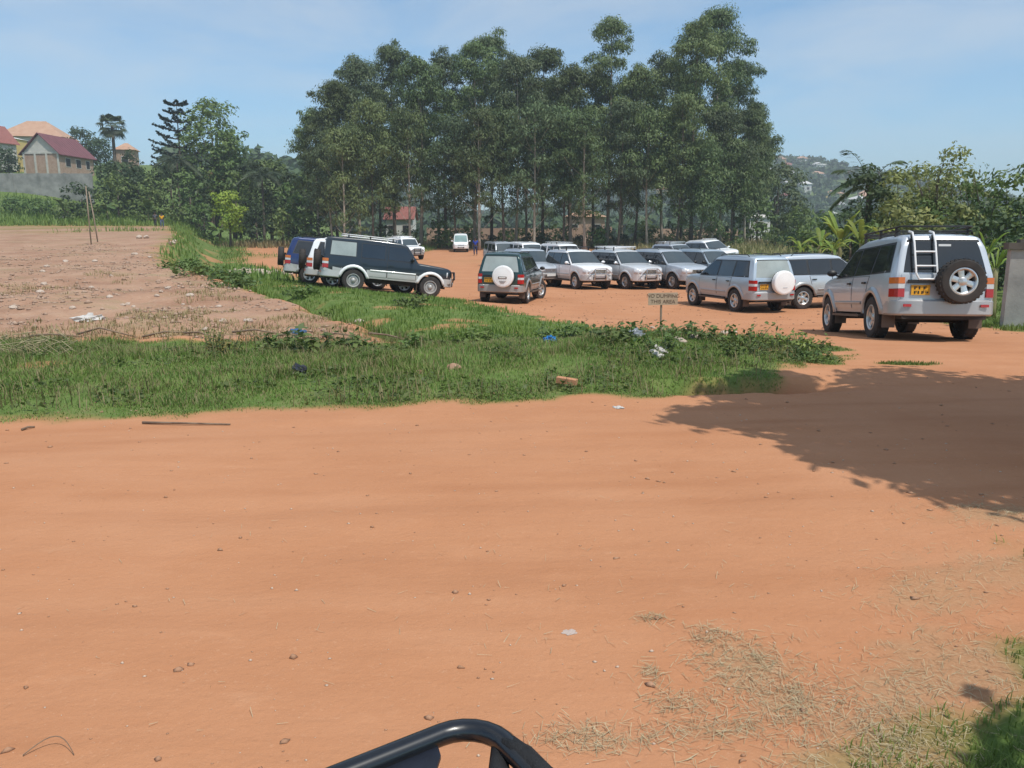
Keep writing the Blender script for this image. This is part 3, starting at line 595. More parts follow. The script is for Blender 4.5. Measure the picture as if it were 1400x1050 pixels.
    ai = MB(); ai.box((xf + .088, 0, .55), (.02, .72, .12)); ai.obj('air_intake', BLACKP, fb)
    gz0, gz1 = (.76, .93) if style != 'van' else (.74, .80)
    g = MB(); g.box((xf + .012, 0, (gz0 + gz1) / 2), (.05, .66, gz1 - gz0)); gr = g.obj('grille', CHROME if style == 'prado' else BLACKP, root)
    if style != 'van':
        for k in range(4): q = MB(); q.box((xf + .036, 0, gz0 + .03 + k * .038), (.012, .60, .016)); q.obj('grille_bar', BLACKP if style == 'prado' else CHROME, gr)
    for sg in (1, -1):
        h = MB(); P = [[Vector((xx, sg * y2, z)) for z in (gz0, (gz0 + gz1) / 2, gz1 + .02)] for xx, y2 in ((xf + .03, .345), (xf + .032, .50), (xf - .0, .62), (xf - .07, .715), (xf - .17, .782))]
        h.grid(P if sg > 0 else P[::-1], (-.03, 0, 0)); h.obj('headlight', CLEARL, root, True)
        if not far: h = MB(); h.lathe([(.001, .01), (.055, .012), (.06, 0)], 12, 'X', (xf + .085, sg * .52, .56)); h.obj('fog_light', CLEARL, root)
    if s.bonnet and not far:
        P = []
        for u in np.linspace(-1, 1, 9):
            P.append([Vector((xx, u * (s.side(xx, .95) - .15), s.zt(xx) + .022 * (1 - u * u) + .010)) for xx in np.linspace(s.bonnet[1], s.bonnet[0], 7)])
        b = MB(); b.grid(P, (0, 0, -.02)); b.obj('bonnet', upper, root, True, 30)
    if bull:
        b = MB()
        for sg in (1, -1): b.tube([(xf + .10, sg * .30, .45), (xf + .17, sg * .30, .80), (xf + .13, sg * .28, 1.0)], .025, 8)
        b.tube([(xf + .13, -.62, .72), (xf + .17, -.3, .98), (xf + .17, .3, .98), (xf + .13, .62, .72)], .025, 8); b.tube([(xf + .17, -.3, .72), (xf + .17, .3, .72)], .022, 8); b.obj('bull_bar', CHROME if bull is True else bull, root, True, 40)
    # plates
    pm = MB(); pm.box((xf + .10, 0, .62), (.012, .46, .11)); pl = pm.obj('number_plate', PLATEW, root)
    if not far:
        yp = .40; pm = MB(); pm.box((s.xrear(.86) - .035, yp, .86), (.014, .30, .17)); pl = pm.obj('number_plate', plate, root)
        q = MB()
        for r_, zz in ((0, .90), (1, .825)):
            for k in range(3 + r_):
                for e_ in range(2): q.box((s.xrear(.86) - .044, yp + .095 - (.075 - .015 * r_) * k - .026 * e_ * (k % 3 != 1), zz + .012 * ((k + e_) % 2) - .006), (.006, .011 + .012 * (e_ == k % 2), .046 - .022 * ((k + e_) % 3 == 1)))
        tag(q.obj('plate_characters', PCHAR, pl), kind='stuff')
        q = MB(); q.box((s.xrear(.98) - .05, yp, 1.0), (.06, .42, .06)); q.obj('plate_lamp_housing', BLACKP if plate is PLATEY else upper, root)
    # spare wheel
    if spare:
        ysp = -.17 if style == 'prado' else -.12; zsp = 1.0; xs = s.xrear(1.0) - .20
        w_ = put_wheel(root, 'spare_wheel', (xs, ysp, zsp), Matrix.Rotation(R(90), 3, 'Z').to_euler(), .365, .23, 'steel' if spare == 'dirty' else 'alloy')
        br = MB(); br.box((xs + .12, ysp, zsp), (.16, .3, .3)); br.obj('spare_bracket', BLACKP, root)
        if spare in ('cover', 'badged'):
            m = MB(); m.lathe([(.374, -.06), (.385, .02), (.378, .10), (.33, .128), (.30, .124), (.27, .130), (.001, .140)], 36); cv = m.obj('spare_cover', WCOVER, w_, True, 40)
            if spare == 'badged':
                for (zc, hh, ww) in ((.05, .075, .30),): b = MB(); b.box((0, .140, zc - .09), (ww, .012, hh)); bb = b.obj('badge_plate', BLACKP, cv); b = MB(); b.box((0, .147, zc - .09), (ww - .07, .008, hh - .045)); b.obj('badge_lettering', WCOVER, bb)
                for k in range(3): b = MB(); b.box((0, .139, -.16 - .035 * k), (.24 - .05 * k, .008, .008)); b.obj('cover_line', BLACKP, cv)
            else: b = MB(); b.box((0, .137, -.16), (.16, .008, .02)); b.obj('cover_print', mat('grey_print', (.45, .45, .45)), cv)
    if ladder:
        l = MB(); xa = s.xrear(1.1) - .07; y0, y1 = .50, .16
        pr = [(s.xrear(1.74) + .10, 1.86), (s.xrear(1.74) - .05, 1.83), (s.xrear(1.6) - .075, 1.66), (xa - .02, 1.14)]
        l.tube([(a, y0, b) for a, b in pr[1:]] + [(xa - .03, y0 - .05, 1.04), (xa - .03, y1 + .05, 1.04)] + [(a, y1, b) for a, b in pr[1:][::-1]], .018, 8)
        for zz in (1.26, 1.50): l.tube([(np.interp(zz, [1.14, 1.66], [pr[3][0], pr[2][0]]), y0, zz), (np.interp(zz, [1.14, 1.66], [pr[3][0], pr[2][0]]), y1, zz)], .015, 8)
        for yy in (y0, y1): l.tube([(pr[1][0], yy, pr[1][1]), (pr[0][0], yy, pr[0][1])], .018, 8)
        l.obj('ladder', WHITEM, root, True, 40)
        for yy in (y0, y1): q = MB(); q.box((s.xrear(1.72) - .035, yy, 1.745), (.05, .045, .10)); q.obj('ladder_bracket', BLACKP, root)
    if badge: q = MB(); q.box((s.xrear(1.60) - .012, -.02, 1.615), (.008, .20, .035)); q.obj('window_sticker', mat('white_sticker', (.7, .72, .72)), root)
    if rack:
        zt = 1.855 if style != 'van' else 1.97
        rm = WHITEM if rack == 'white' else (CHROME if rack == 'silver' else BLACKP)
        x0, x1 = (-1.75, .05) if rack != 'short' else (-1.5, -.1); yw = .60
        rk = MB(); rk.tube([(x0, -yw, zt + .10), (x1, -yw, zt + .10), (x1 + .08, -yw + .08, zt + .10), (x1 + .08, yw - .08, zt + .10), (x1, yw, zt + .10), (x0, yw, zt + .10), (x0 - .06, yw - .08, zt + .10), (x0 - .06, -yw + .08, zt + .10)], .016, 6, closed=True)
        ro = rk.obj('roof_rack', rm, root, True, 40)
        for xx in fine(x0 + .12, x1 - .05, .34):
            b = MB(); b.tube([(xx, -yw, zt + .035), (xx, yw, zt + .035)], .013, 6); b.obj('rack_bar', rm, ro)
        for sg in (1, -1):
            b = MB(); b.tube([(x0, sg * yw, zt + .035), (x1, sg * yw, zt + .035)], .014, 6); b.obj('rack_rail', rm, ro)
            for xx in (x0 + .15, (x0 + x1) / 2, x1 - .1): b = MB(); b.box((xx, sg * (yw - .005), zt + .0), (.05, .04, .20)); b.obj('rack_foot', BLACKP, ro)
    else:
        for sg in (1, -1): b = MB(); b.tube([(-1.7, sg * .60, 1.80), (-1.6, sg * .60, 1.865), (-.2, sg * .60, 1.865), (-.05, sg * .60, 1.81)], .014, 6); b.obj('roof_rail', BLACKP if upper not in (P_WHITE,) else upper, root)
    return root
FRONT = 'cars parked in a row with their noses out'; BACKROW = 'cars parked in the row by the trees'; BANKROW = 'cars backed up to the grass bank'
make_car('silver car with a white ladder and an uncovered alloy spare wheel on its back', 7.47, 15.75, 84.5, upper=P_SILVER, lower=P_WARM, split=.60, spare='alloy', rack='dark', ladder=True, badge=True, name='car')
make_car('pale blue silver car with a plain white spare wheel cover, seen from behind', 7.72, 28.06, 107.6, upper=P_BLUESILVER, lower=P_WARM, split=.60, spare='cover', rearglass=GLASSPALE, sideglass={1: GLASS2}, name='car')
make_car('whitish silver car standing side on behind the silver car with the ladder', 11.0, 28.6, 14, upper=P_SILVER, lower=P_GREYLOW, rack=None, step=True)
make_car('dark green car with a badged white spare wheel cover and turned front wheels', 0.03, 30.85, 77.7, upper=P_GREEN, lower=P_GREYLOW, split=.64, spare='badged', rearglass=GLASSPALE, steer=-24, name='car')
make_car('white car with grey lower sides and a dark roof rack in the parked row', 3.18, 39.3, -66.8, upper=P_WHITE, lower=P_SILVERLOW, split=.66, bull=True, group=FRONT, rack='dark')
make_car('silver car with a white roof rack next to the white car in the row', 5.45, 39.4, -64, upper=P_LIGHT, lower=P_LIGHT, bull=True, group=FRONT, rack='white')
make_car('silver car with grey lower sides beside the one with the white rack', 7.62, 39.4, -63, upper=P_SILVER, lower=P_WARM, group=FRONT)
make_car('pale blue white car half hidden behind the pale blue silver one', 9.9, 40.6, -66, upper=P_BLUESILVER, lower=P_SILVER, group=FRONT)
make_car('silver car with dark windows squeezed between the dark green car and the white one', 1.0, 41.3, -66, upper=P_SILVER, lower=P_GREYLOW, group=FRONT)
make_car('grey boxy car whose cabin shows over the dark green car', -0.7, 60, -72, 'boxy', P_WARM, group=BACKROW, far=True, bull=True)
make_car('white boxy car in the back row behind the dark green car', 1.2, 58, -70, 'boxy', P_WHITE, group=BACKROW, far=True)
make_car('white boxy car with a silver rack whose roof shows over the white parked car', 3.6, 55.5, -66, 'boxy', P_WHITE, group=BACKROW, far=True, rack='silver')
make_car('silver car with a silver rack in the back row behind the silver parked cars', 11.4, 56, -66, upper=P_SILVER, group=BACKROW, far=True, rack='silver')
make_car('white car in the back row at its end by the shrubs', 14.0, 57, -66, upper=P_WHITE, group=BACKROW, far=True)
make_car('dark navy boxy car with silver lower sides, white arches and a white roof rack', -4.5, 29.5, 15, 'boxy', P_NAVY, P_SILVERLOW, .74, rims='steel', spare='steel', rack='white', flare=P_WHITE, sideglass={2: GLASSPALE}, group=BANKROW, bull=BLACKP, step=False)
make_car('white car with a muddy spare wheel beside the dark navy boxy car', -5.65, 31.3, 15, upper=P_WHITE, lower=P_SILVERLOW, split=.66, spare='dirty', group=BANKROW)
make_car('deep blue car with silver lower sides backed onto the grass bank', -7.0, 33.25, 16, upper=P_BLUE, lower=P_SILVERLOW, split=.72, spare='alloy', group=BANKROW)
make_car('white boxy car with a dark bumper and roof rack standing under the eucalyptus trees', -9.3, 72, -58, 'boxy', P_WHITE, P_GREYLOW, .66, far=True, rack='white', bull=BLACKP)
make_car('white van with a greenish windscreen parked beside the person in blue', -5.65, 90, -86, 'van', P_WHITE, P_WHITE, rims='steel', far=True, glass=GLASSGREEN, name='parked_van', cat='van')
# ------------------------------------------------------------------ vegetation
BARK = mat('eucalyptus_bark', (.26, .205, .155), rough=.9, col2=(.48, .41, .34), vscale=3, aniso=(1.5, 1.5, .25), bump=.01, bscale=12)
BARKD = mat('dark_bark', (.07, .055, .042), rough=.95, col2=(.16, .125, .095), vscale=4, aniso=(1, 1, .3), bump=.01, bscale=14)
L_EUC = leafmat('eucalyptus_leaf', (.060, .10, .038), (.17, .225, .08)); L_EUC2 = leafmat('eucalyptus_leaf_pale', (.062, .10, .045), (.14, .185, .082))
L_DARK = leafmat('dark_leaf', (.035, .065, .026), (.082, .125, .044)); L_MID = leafmat('mid_leaf', (.07, .125, .034), (.16, .225, .062))
L_OLIVE = leafmat('olive_leaf', (.12, .15, .045), (.28, .29, .095)); L_BRIGHT = leafmat('bright_leaf', (.17, .29, .03), (.32, .42, .06)); L_PALM = leafmat('palm_leaf', (.045, .075, .04), (.11, .135, .075)); L_BANANA = leafmat('banana_leaf', (.15, .26, .04), (.36, .42, .09), .4)
L_BLUEG = leafmat('blue_green_needles', (.022, .048, .036), (.045, .08, .055))
def unit(a): return a / (np.linalg.norm(a, axis=-1, keepdims=True) + 1e-9)
def leaves(P, Nn, size, asp, rs, droop=0.0):
    n = len(P); t = unit(rs.randn(n, 3) + np.array([0, 0, -droop * 2])); t = unit(t - Nn * (t * Nn).sum(1, keepdims=True)); b = np.cross(Nn, t)
    s = (size * (.6 + .8 * rs.rand(n)))[:, None] * .5; a = s * asp
    V = np.stack([P - t * s, P + b * a - t * s * .1, P + t * s, P - b * a - t * s * .1], 1).reshape(-1, 3)
    return V, np.arange(4 * n).reshape(n, 4)
def puffs(cs, rads, dens, size, asp, rs, flat=.8, droop=.3):
    Vs = []; n0 = 0; Ps = []; Ns = []
    for c, r in zip(cs, rads):
        n = max(8, int(dens * r * r)); d = unit(rs.randn(n, 3)); d[:, 2] = np.where(d[:, 2] < -.35, -d[:, 2] * .8, d[:, 2]); d = unit(d)
        rr = r * (1.0 - .55 * rs.rand(n) ** 2.2) * (1 + .16 * np.sin(d[:, 0] * 5 + c[0]) * np.sin(d[:, 1] * 6 + c[1]) + .12 * rs.randn(n))
        Ps.append(np.array(c) + d * rr[:, None] * np.array([1, 1, flat])); Ns.append(unit(d * 1.15 + rs.randn(n, 3) * .45 + np.array([0, 0, .25])))
    return leaves(np.concatenate(Ps), np.concatenate(Ns), size, asp, rs, droop)
def tree_obj(name, label, cat, x, y, V, F, lm, tb, bark, group=None, z=None, rz=0):
    root = empty(name, (x, y, (H(x, y) if z is None else z) - .05), rz); tag(root, label, cat, group)
    tb.obj('trunk', bark, root, True)
    link('crown', mesh('crown', V, F, lm), root); return root
def limb(tb, a, b, r0, r1, rnd, n=5, sag=.12):
    a = Vector(a); b = Vector(b); L = (b - a).length; pts = []
    for i in range(4):
        t = i / 3; p = a.lerp(b, t) + Vector((rnd.uniform(-1, 1), rnd.uniform(-1, 1), rnd.uniform(-.3, 1) * .5)) * L * .05 * (0 < i < 3) + Vector((0, 0, -sag * L * math.sin(t * math.pi) * .5)); pts.append(p)
    tb.tube(pts, [r0 + (r1 - r0) * i / 3 for i in range(4)], n, cap=False)
def eucalyptus(x, y, h, cw, low, seed, label, group=None, dens=260, lm=None, spread=1.0, bark=None, lean=0.0):
    rnd = random.Random(seed); rs = np.random.RandomState(seed); tb = MB(); r0 = .0072 * h + rnd.uniform(0, .05)
    bx, by = rnd.uniform(-.5, .5), rnd.uniform(-.5, .5)
    ax = lambda t: Vector((bx * math.sin(t * 3) + lean * t * h * .1, by * math.sin(t * 2.5), t * h))
    tb.tube([ax(t) + (Vector((0, 0, 0))) for t in np.linspace(0, .96, 12)], [r0 * (1.25 if t == 0 else 1) * (1 - .88 * t) + .02 for t in np.linspace(0, 1, 12)], 8)
    cs = []; rads = []; k = int(15 + cw * 1.5); cw = cw * 1.12
    for i in range(k):
        t = low + (1 - low) * (i + rnd.random()) / k; f = (t - low) / (1 - low)
        wmax = cw * .5 * (math.sin(math.pi * min(1, .22 + f * .74)) ** .75); a = i * 2.399 + rnd.uniform(-.5, .5); rr = wmax * (.35 + .65 * rnd.random()) * spread
        pr = (.78 + .62 * rnd.random()) * (.72 + cw * .08) * (1.08 - .12 * f) * (.55 + .45 * min(1, f * 3 + .2)); c = ax(t) + Vector((math.cos(a) * rr, math.sin(a) * rr, rnd.uniform(-.3, .5)))
        c.z = min(c.z, h - pr * .9); cs.append(c); rads.append(pr)
        if rr > .5: limb(tb, ax(max(.12, t - .10 - .06 * rnd.random())), c, r0 * .30 * (1.1 - t), .018, rnd)
        for q in range(2):                                # smaller satellite clumps
            d = Vector((rnd.gauss(0, 1), rnd.gauss(0, 1), rnd.gauss(.1, .7))).normalized(); cs.append(c + d * pr * 1.05); rads.append(pr * rnd.uniform(.35, .62))
    top = ax(.97); cs.append(Vector((top.x, top.y, h - 1.1))); rads.append(.8 + cw * .05)
    V, F = puffs([tuple(c) for c in cs], rads, dens, .34, .33, rs, .95, 1.1)
    return tree_obj('eucalyptus_tree', label, 'tree', x, y, V, F, lm or (L_EUC if seed % 3 else L_EUC2), tb, bark or (BARK if seed % 2 == 0 else BARKD), group)
def broadleaf(name, x, y, h, w, low, seed, label, lm, cat='tree', group=None, dens=60, size=.4, k=None, bark=None, z=None, asp=.5):
    rnd = random.Random(seed); rs = np.random.RandomState(seed); tb = MB(); r0 = .018 * h + .02; k = k or max(7, int(w * h * .35)); k = min(k, 46)
    hh = h * max(.18, low + (1 - low) * .55); bend = Vector((rnd.uniform(-.06, .06) * h, rnd.uniform(-.06, .06) * h, 0))
    tb.tube([bend * (t * t) + Vector((0, 0, t * hh)) for t in np.linspace(0, 1, 5)], [r0 * (1.2 - .7 * t) for t in np.linspace(0, 1, 5)], 7)
    cs = []; rads = []; pr0 = min(.34 * w, (w * w * h * (1 - low) / (k * 2.2)) ** (1 / 3) * .62)
    for i in range(k):
        f = (i + .5 * rnd.random()) / k; a = i * 2.399 + rnd.uniform(-.4, .4); zz = h * (low + (1 - low) * f); ww = w * .5 * math.sqrt(max(.05, 1 - abs(2 * f - .9) ** 2.2 * .85)) * math.sqrt(.15 + .85 * rnd.random()); pr = pr0 * rnd.uniform(.65, 1.35)
        c = Vector((math.cos(a) * max(0, ww - pr * .4), math.sin(a) * max(0, ww - pr * .4), min(zz, h - pr * .6))); c.z = max(c.z, pr * .5); cs.append(c); rads.append(pr)
        if i % 2 == 0: limb(tb, bend * .5 + Vector((0, 0, min(hh, c.z) * rnd.uniform(.45, .9))), c, r0 * .4, .015, rnd)
        d = Vector((rnd.gauss(0, 1), rnd.gauss(0, 1), rnd.gauss(.3, .6))).normalized(); cs.append(c + d * pr); rads.append(pr * rnd.uniform(.3, .55))
    V, F = puffs([tuple(c) for c in cs], rads, dens, size, asp, rs, .85, .2)
    return tree_obj(name, label, cat, x, y, V, F, lm, tb, bark or BARKD, group, z)
def frond(mb, base, az, L, rise, droop, nl, lw, ll, rnd):
    """feather frond: a rachis with paired leaflets"""
    pts = [Vector((math.cos(az) * L * t, math.sin(az) * L * t, rise * L * t - droop * L * t * t)) + Vector(base) for t in np.linspace(0, 1, 8)]
    mb.tube(pts, [.03 * (1 - .8 * i / 7) * L / 2.5 for i in range(8)], 4, cap=False)
    sd = Vector((-math.sin(az), math.cos(az), 0))
    for i in range(nl):
        t = .12 + .86 * i / nl; q = t * 7; j = min(6, int(q)); p = pts[j].lerp(pts[j + 1], q - j); d = (pts[j + 1] - pts[j]).normalized(); le = ll * (math.sin(math.pi * (.12 + .82 * t)) ** .6)
        for sg in (-1, 1):
            e = (sd * sg * .8 + d * .75 + Vector((0, 0, -.35 + rnd.uniform(-.15, .15)))).normalized(); u = e.cross(Vector((0, 0, 1))).normalized() * lw
            m = p + e * le * .5; mb.add([p, m + u, p + e * le + Vector((0, 0, -.12 * le)), m - u], [(0, 1, 2, 3)])
def palm(name, x, y, h, L, n, seed, label, lm, rise=(.1, .9), fan=False, z=None, tr=.16, droop=.75, nl=18, dead=False):
    rnd = random.Random(seed); root = empty(name, (x, y, (H(x, y) if z is None else z) - .05)); tag(root, label, 'palm')
    tb = MB(); tb.tube([(0.15 * math.sin(t * 2), 0, t * h) for t in np.linspace(0, 1, 7)], [tr * (1.25 - .45 * t) for t in np.linspace(0, 1, 7)], 8); tb.obj('trunk', BARKD, root, True)
    for i in range(n):
        mb = MB(); az = i * 2.399; e = rise[0] + (rise[1] - rise[0]) * (i / n); base = (0.15 * math.sin(2), 0, h)
        if fan:                                          # fan leaf: stalk and radiating blades
            st = Vector(base) + Vector((math.cos(az), math.sin(az), e * 1.2)).normalized() * L * .55; mb.tube([base, st], .02, 4)
            out = (st - Vector(base)).normalized(); sd = Vector((-math.sin(az), math.cos(az), 0))
            for q in np.linspace(-1.5, 1.5, 13):
                d = (out * math.cos(q) + sd * math.sin(q)).normalized(); u = d.cross(out.cross(sd)).normalized() * .05 * L; tip = st + d * L * .55 + Vector((0, 0, -.14 * L * (1 + abs(q))))
                mid = st + d * L * .33; mb.add([st, mid + u, tip, mid - u], [(0, 1, 2, 3)])
        else: frond(mb, base, az, L * rnd.uniform(.85, 1.1), e, droop, nl, .035 * L / 2, .32 * L, rnd)
        mb.obj('frond', lm, root)
    return root
def banana(name, x, y, h, n, seed, label, lm=None, L=1.7, wd=.24, upright=.9, z=None):
    rnd = random.Random(seed); lm = lm or L_BANANA; root = empty(name, (x, y, (H(x, y) if z is None else z) - .03)); tag(root, label, 'plant', 'banana plants at the edge of the parking ground')
    tb = MB(); tb.tube([(0, 0, t * h) for t in np.linspace(0, 1, 5)], [.11 * (1.2 - .6 * t) for t in np.linspace(0, 1, 5)], 8); tb.obj('stem', mat('banana_stem', (.20, .22, .08), rough=.7, col2=(.26, .20, .10), vscale=5), root, True)
    for i in range(n):
        az = i * 2.4 + rnd.uniform(-.4, .4); up = upright * rnd.uniform(.5, 1.5); le = L * rnd.uniform(.75, 1.1); mb = MB(); P = []; sd = Vector((-math.sin(az), math.cos(az), 0))
        for q in range(9):
            t = q / 8; c = Vector((math.cos(az) * le * .62 * t, math.sin(az) * le * .62 * t, h - .1 + up * le * t - .55 * le * t ** 2.6)); w_ = wd * le / 1.7 * (.10 + math.sin(math.pi * min(1, max(0, (t - .15) / .85))) ** .6) if t > .12 else .02
            P.append([c - sd * w_ + Vector((0, 0, -.18 * w_ + rnd.uniform(-.03, .03))), c - sd * w_ * .5 + Vector((0, 0, .10 * w_)), c, c + sd * w_ * .5 + Vector((0, 0, .10 * w_)), c + sd * w_ + Vector((0, 0, -.18 * w_ + rnd.uniform(-.03, .03)))])
        mb.grid(P); mb.obj('leaf', lm, root, True)
    return root
# eucalyptus grove : x, y, height, crown width, crown start, seed
GROVE = [(-24.55, 104, 16.57, 5, 0.32), (-21.28, 100, 19.34, 6, 0.32), (-19.72, 106, 22.97, 7, 0.32), (-16.17, 113, 26.16, 7.5, 0.32), (-11.18, 100, 21.98, 6.5, 0.32), (-8.69, 108, 23.92, 6.5, 0.32), (-4.84, 104, 24.43, 7, 0.32), (-2.8, 112, 27.12, 7, 0.32), (0.45, 100, 21.96, 6.5, 0.32), (3.98, 106, 24.38, 7.5, 0.32), (7.15, 100, 21.17, 7, 0.32), (10.82, 108, 21.81, 6.5, 0.32), (12.09, 104, 27.27, 6, 0.36), (15.02, 100, 20.72, 7, 0.32), (19.8, 108, 23.48, 7, 0.32), (21.47, 98, 25.15, 7.5, 0.36), (25.3, 104, 28.03, 8, 0.36), (29.27, 108, 22.89, 6.5, 0.32), (29.58, 104, 16.66, 6, 0.32), (33.05, 112, 16.0, 5, 0.32), (-21.03, 96, 12.14, 5, 0.26), (-15.97, 94, 16.32, 6, 0.26), (-11.89, 95, 15.64, 5.5, 0.26), (-6.37, 95, 14.86, 5.5, 0.26), (-3.74, 93, 15.45, 5.5, 0.26), (-0.85, 95, 15.65, 5.5, 0.26), (2.52, 94, 16.34, 6, 0.26), (6.01, 96, 15.75, 5.5, 0.26), (8.32, 93, 15.46, 5.5, 0.26), (12.32, 95, 16.41, 6, 0.26), (15.55, 94, 15.26, 6, 0.26), (18.71, 93, 16.67, 6, 0.26), (24.21, 95, 15.35, 6, 0.26), (25.22, 94, 12.12, 5, 0.26), (-23.61, 120, 21.08, 7, 0.16), (-19.64, 122, 22.45, 7, 0.16), (-11.09, 124, 23.83, 7, 0.16), (2.18, 122, 23.47, 8, 0.16), (16.1, 120, 22.89, 7, 0.16), (24.27, 118, 23.49, 7, 0.16), (-5.37, 120, 22.11, 7, 0.16), (8.66, 121, 22.29, 7, 0.16), (-18.92, 92, 13.42, 5, 0.16), (20.98, 92, 11.16, 5, 0.16)]
GL = 'eucalyptus trees in the grove'
special = {20: 'shorter eucalyptus leafy almost to the ground along the front of the grove', 21: 'shorter eucalyptus leafy almost to the ground along the front of the grove', 22: 'shorter eucalyptus leafy almost to the ground along the front of the grove', 23: 'shorter eucalyptus leafy almost to the ground along the front of the grove', 24: 'shorter eucalyptus leafy almost to the ground along the front of the grove', 25: 'shorter eucalyptus leafy almost to the ground along the front of the grove', 26: 'shorter eucalyptus leafy almost to the ground along the front of the grove', 27: 'shorter eucalyptus leafy almost to the ground along the front of the grove', 28: 'shorter eucalyptus leafy almost to the ground along the front of the grove', 29: 'shorter eucalyptus leafy almost to the ground along the front of the grove', 30: 'shorter eucalyptus leafy almost to the ground along the front of the grove', 31: 'shorter eucalyptus leafy almost to the ground along the front of the grove', 32: 'shorter eucalyptus leafy almost to the ground along the front of the grove', 33: 'shorter eucalyptus leafy almost to the ground along the front of the grove', 42: 'shorter eucalyptus leafy almost to the ground along the front of the grove', 43: 'shorter eucalyptus leafy almost to the ground along the front of the grove', 34: 'eucalyptus standing behind the front trees and filling the gaps of the grove', 35: 'eucalyptus standing behind the front trees and filling the gaps of the grove', 36: 'eucalyptus standing behind the front trees and filling the gaps of the grove', 37: 'eucalyptus standing behind the front trees and filling the gaps of the grove', 38: 'eucalyptus standing behind the front trees and filling the gaps of the grove', 39: 'eucalyptus standing behind the front trees and filling the gaps of the grove', 40: 'eucalyptus standing behind the front trees and filling the gaps of the grove', 41: 'eucalyptus standing behind the front trees and filling the gaps of the grove', 12: 'eucalyptus with a small round crown standing clear above its neighbours', 16: 'tallest eucalyptus with a broad rounded crown and open limbs', 15: 'tall pale-trunked eucalyptus beside the tallest one', 0: 'low narrow eucalyptus at the end of the grove nearest the houses', 18: 'eucalyptus leaning out at the end of the grove nearest the hill', 3: 'eucalyptus with a flat dark top rising behind the grove'}
for i, (x, y, h, cw, low) in enumerate(GROVE):
    eucalyptus(x, y, h, cw, low, 100 + i, special.get(i, 'tall eucalyptus with clumped dark green crown and slender trunk in the grove'), GL, dens=300 if i < 20 else (190 if i >= 34 and i < 42 else 150))
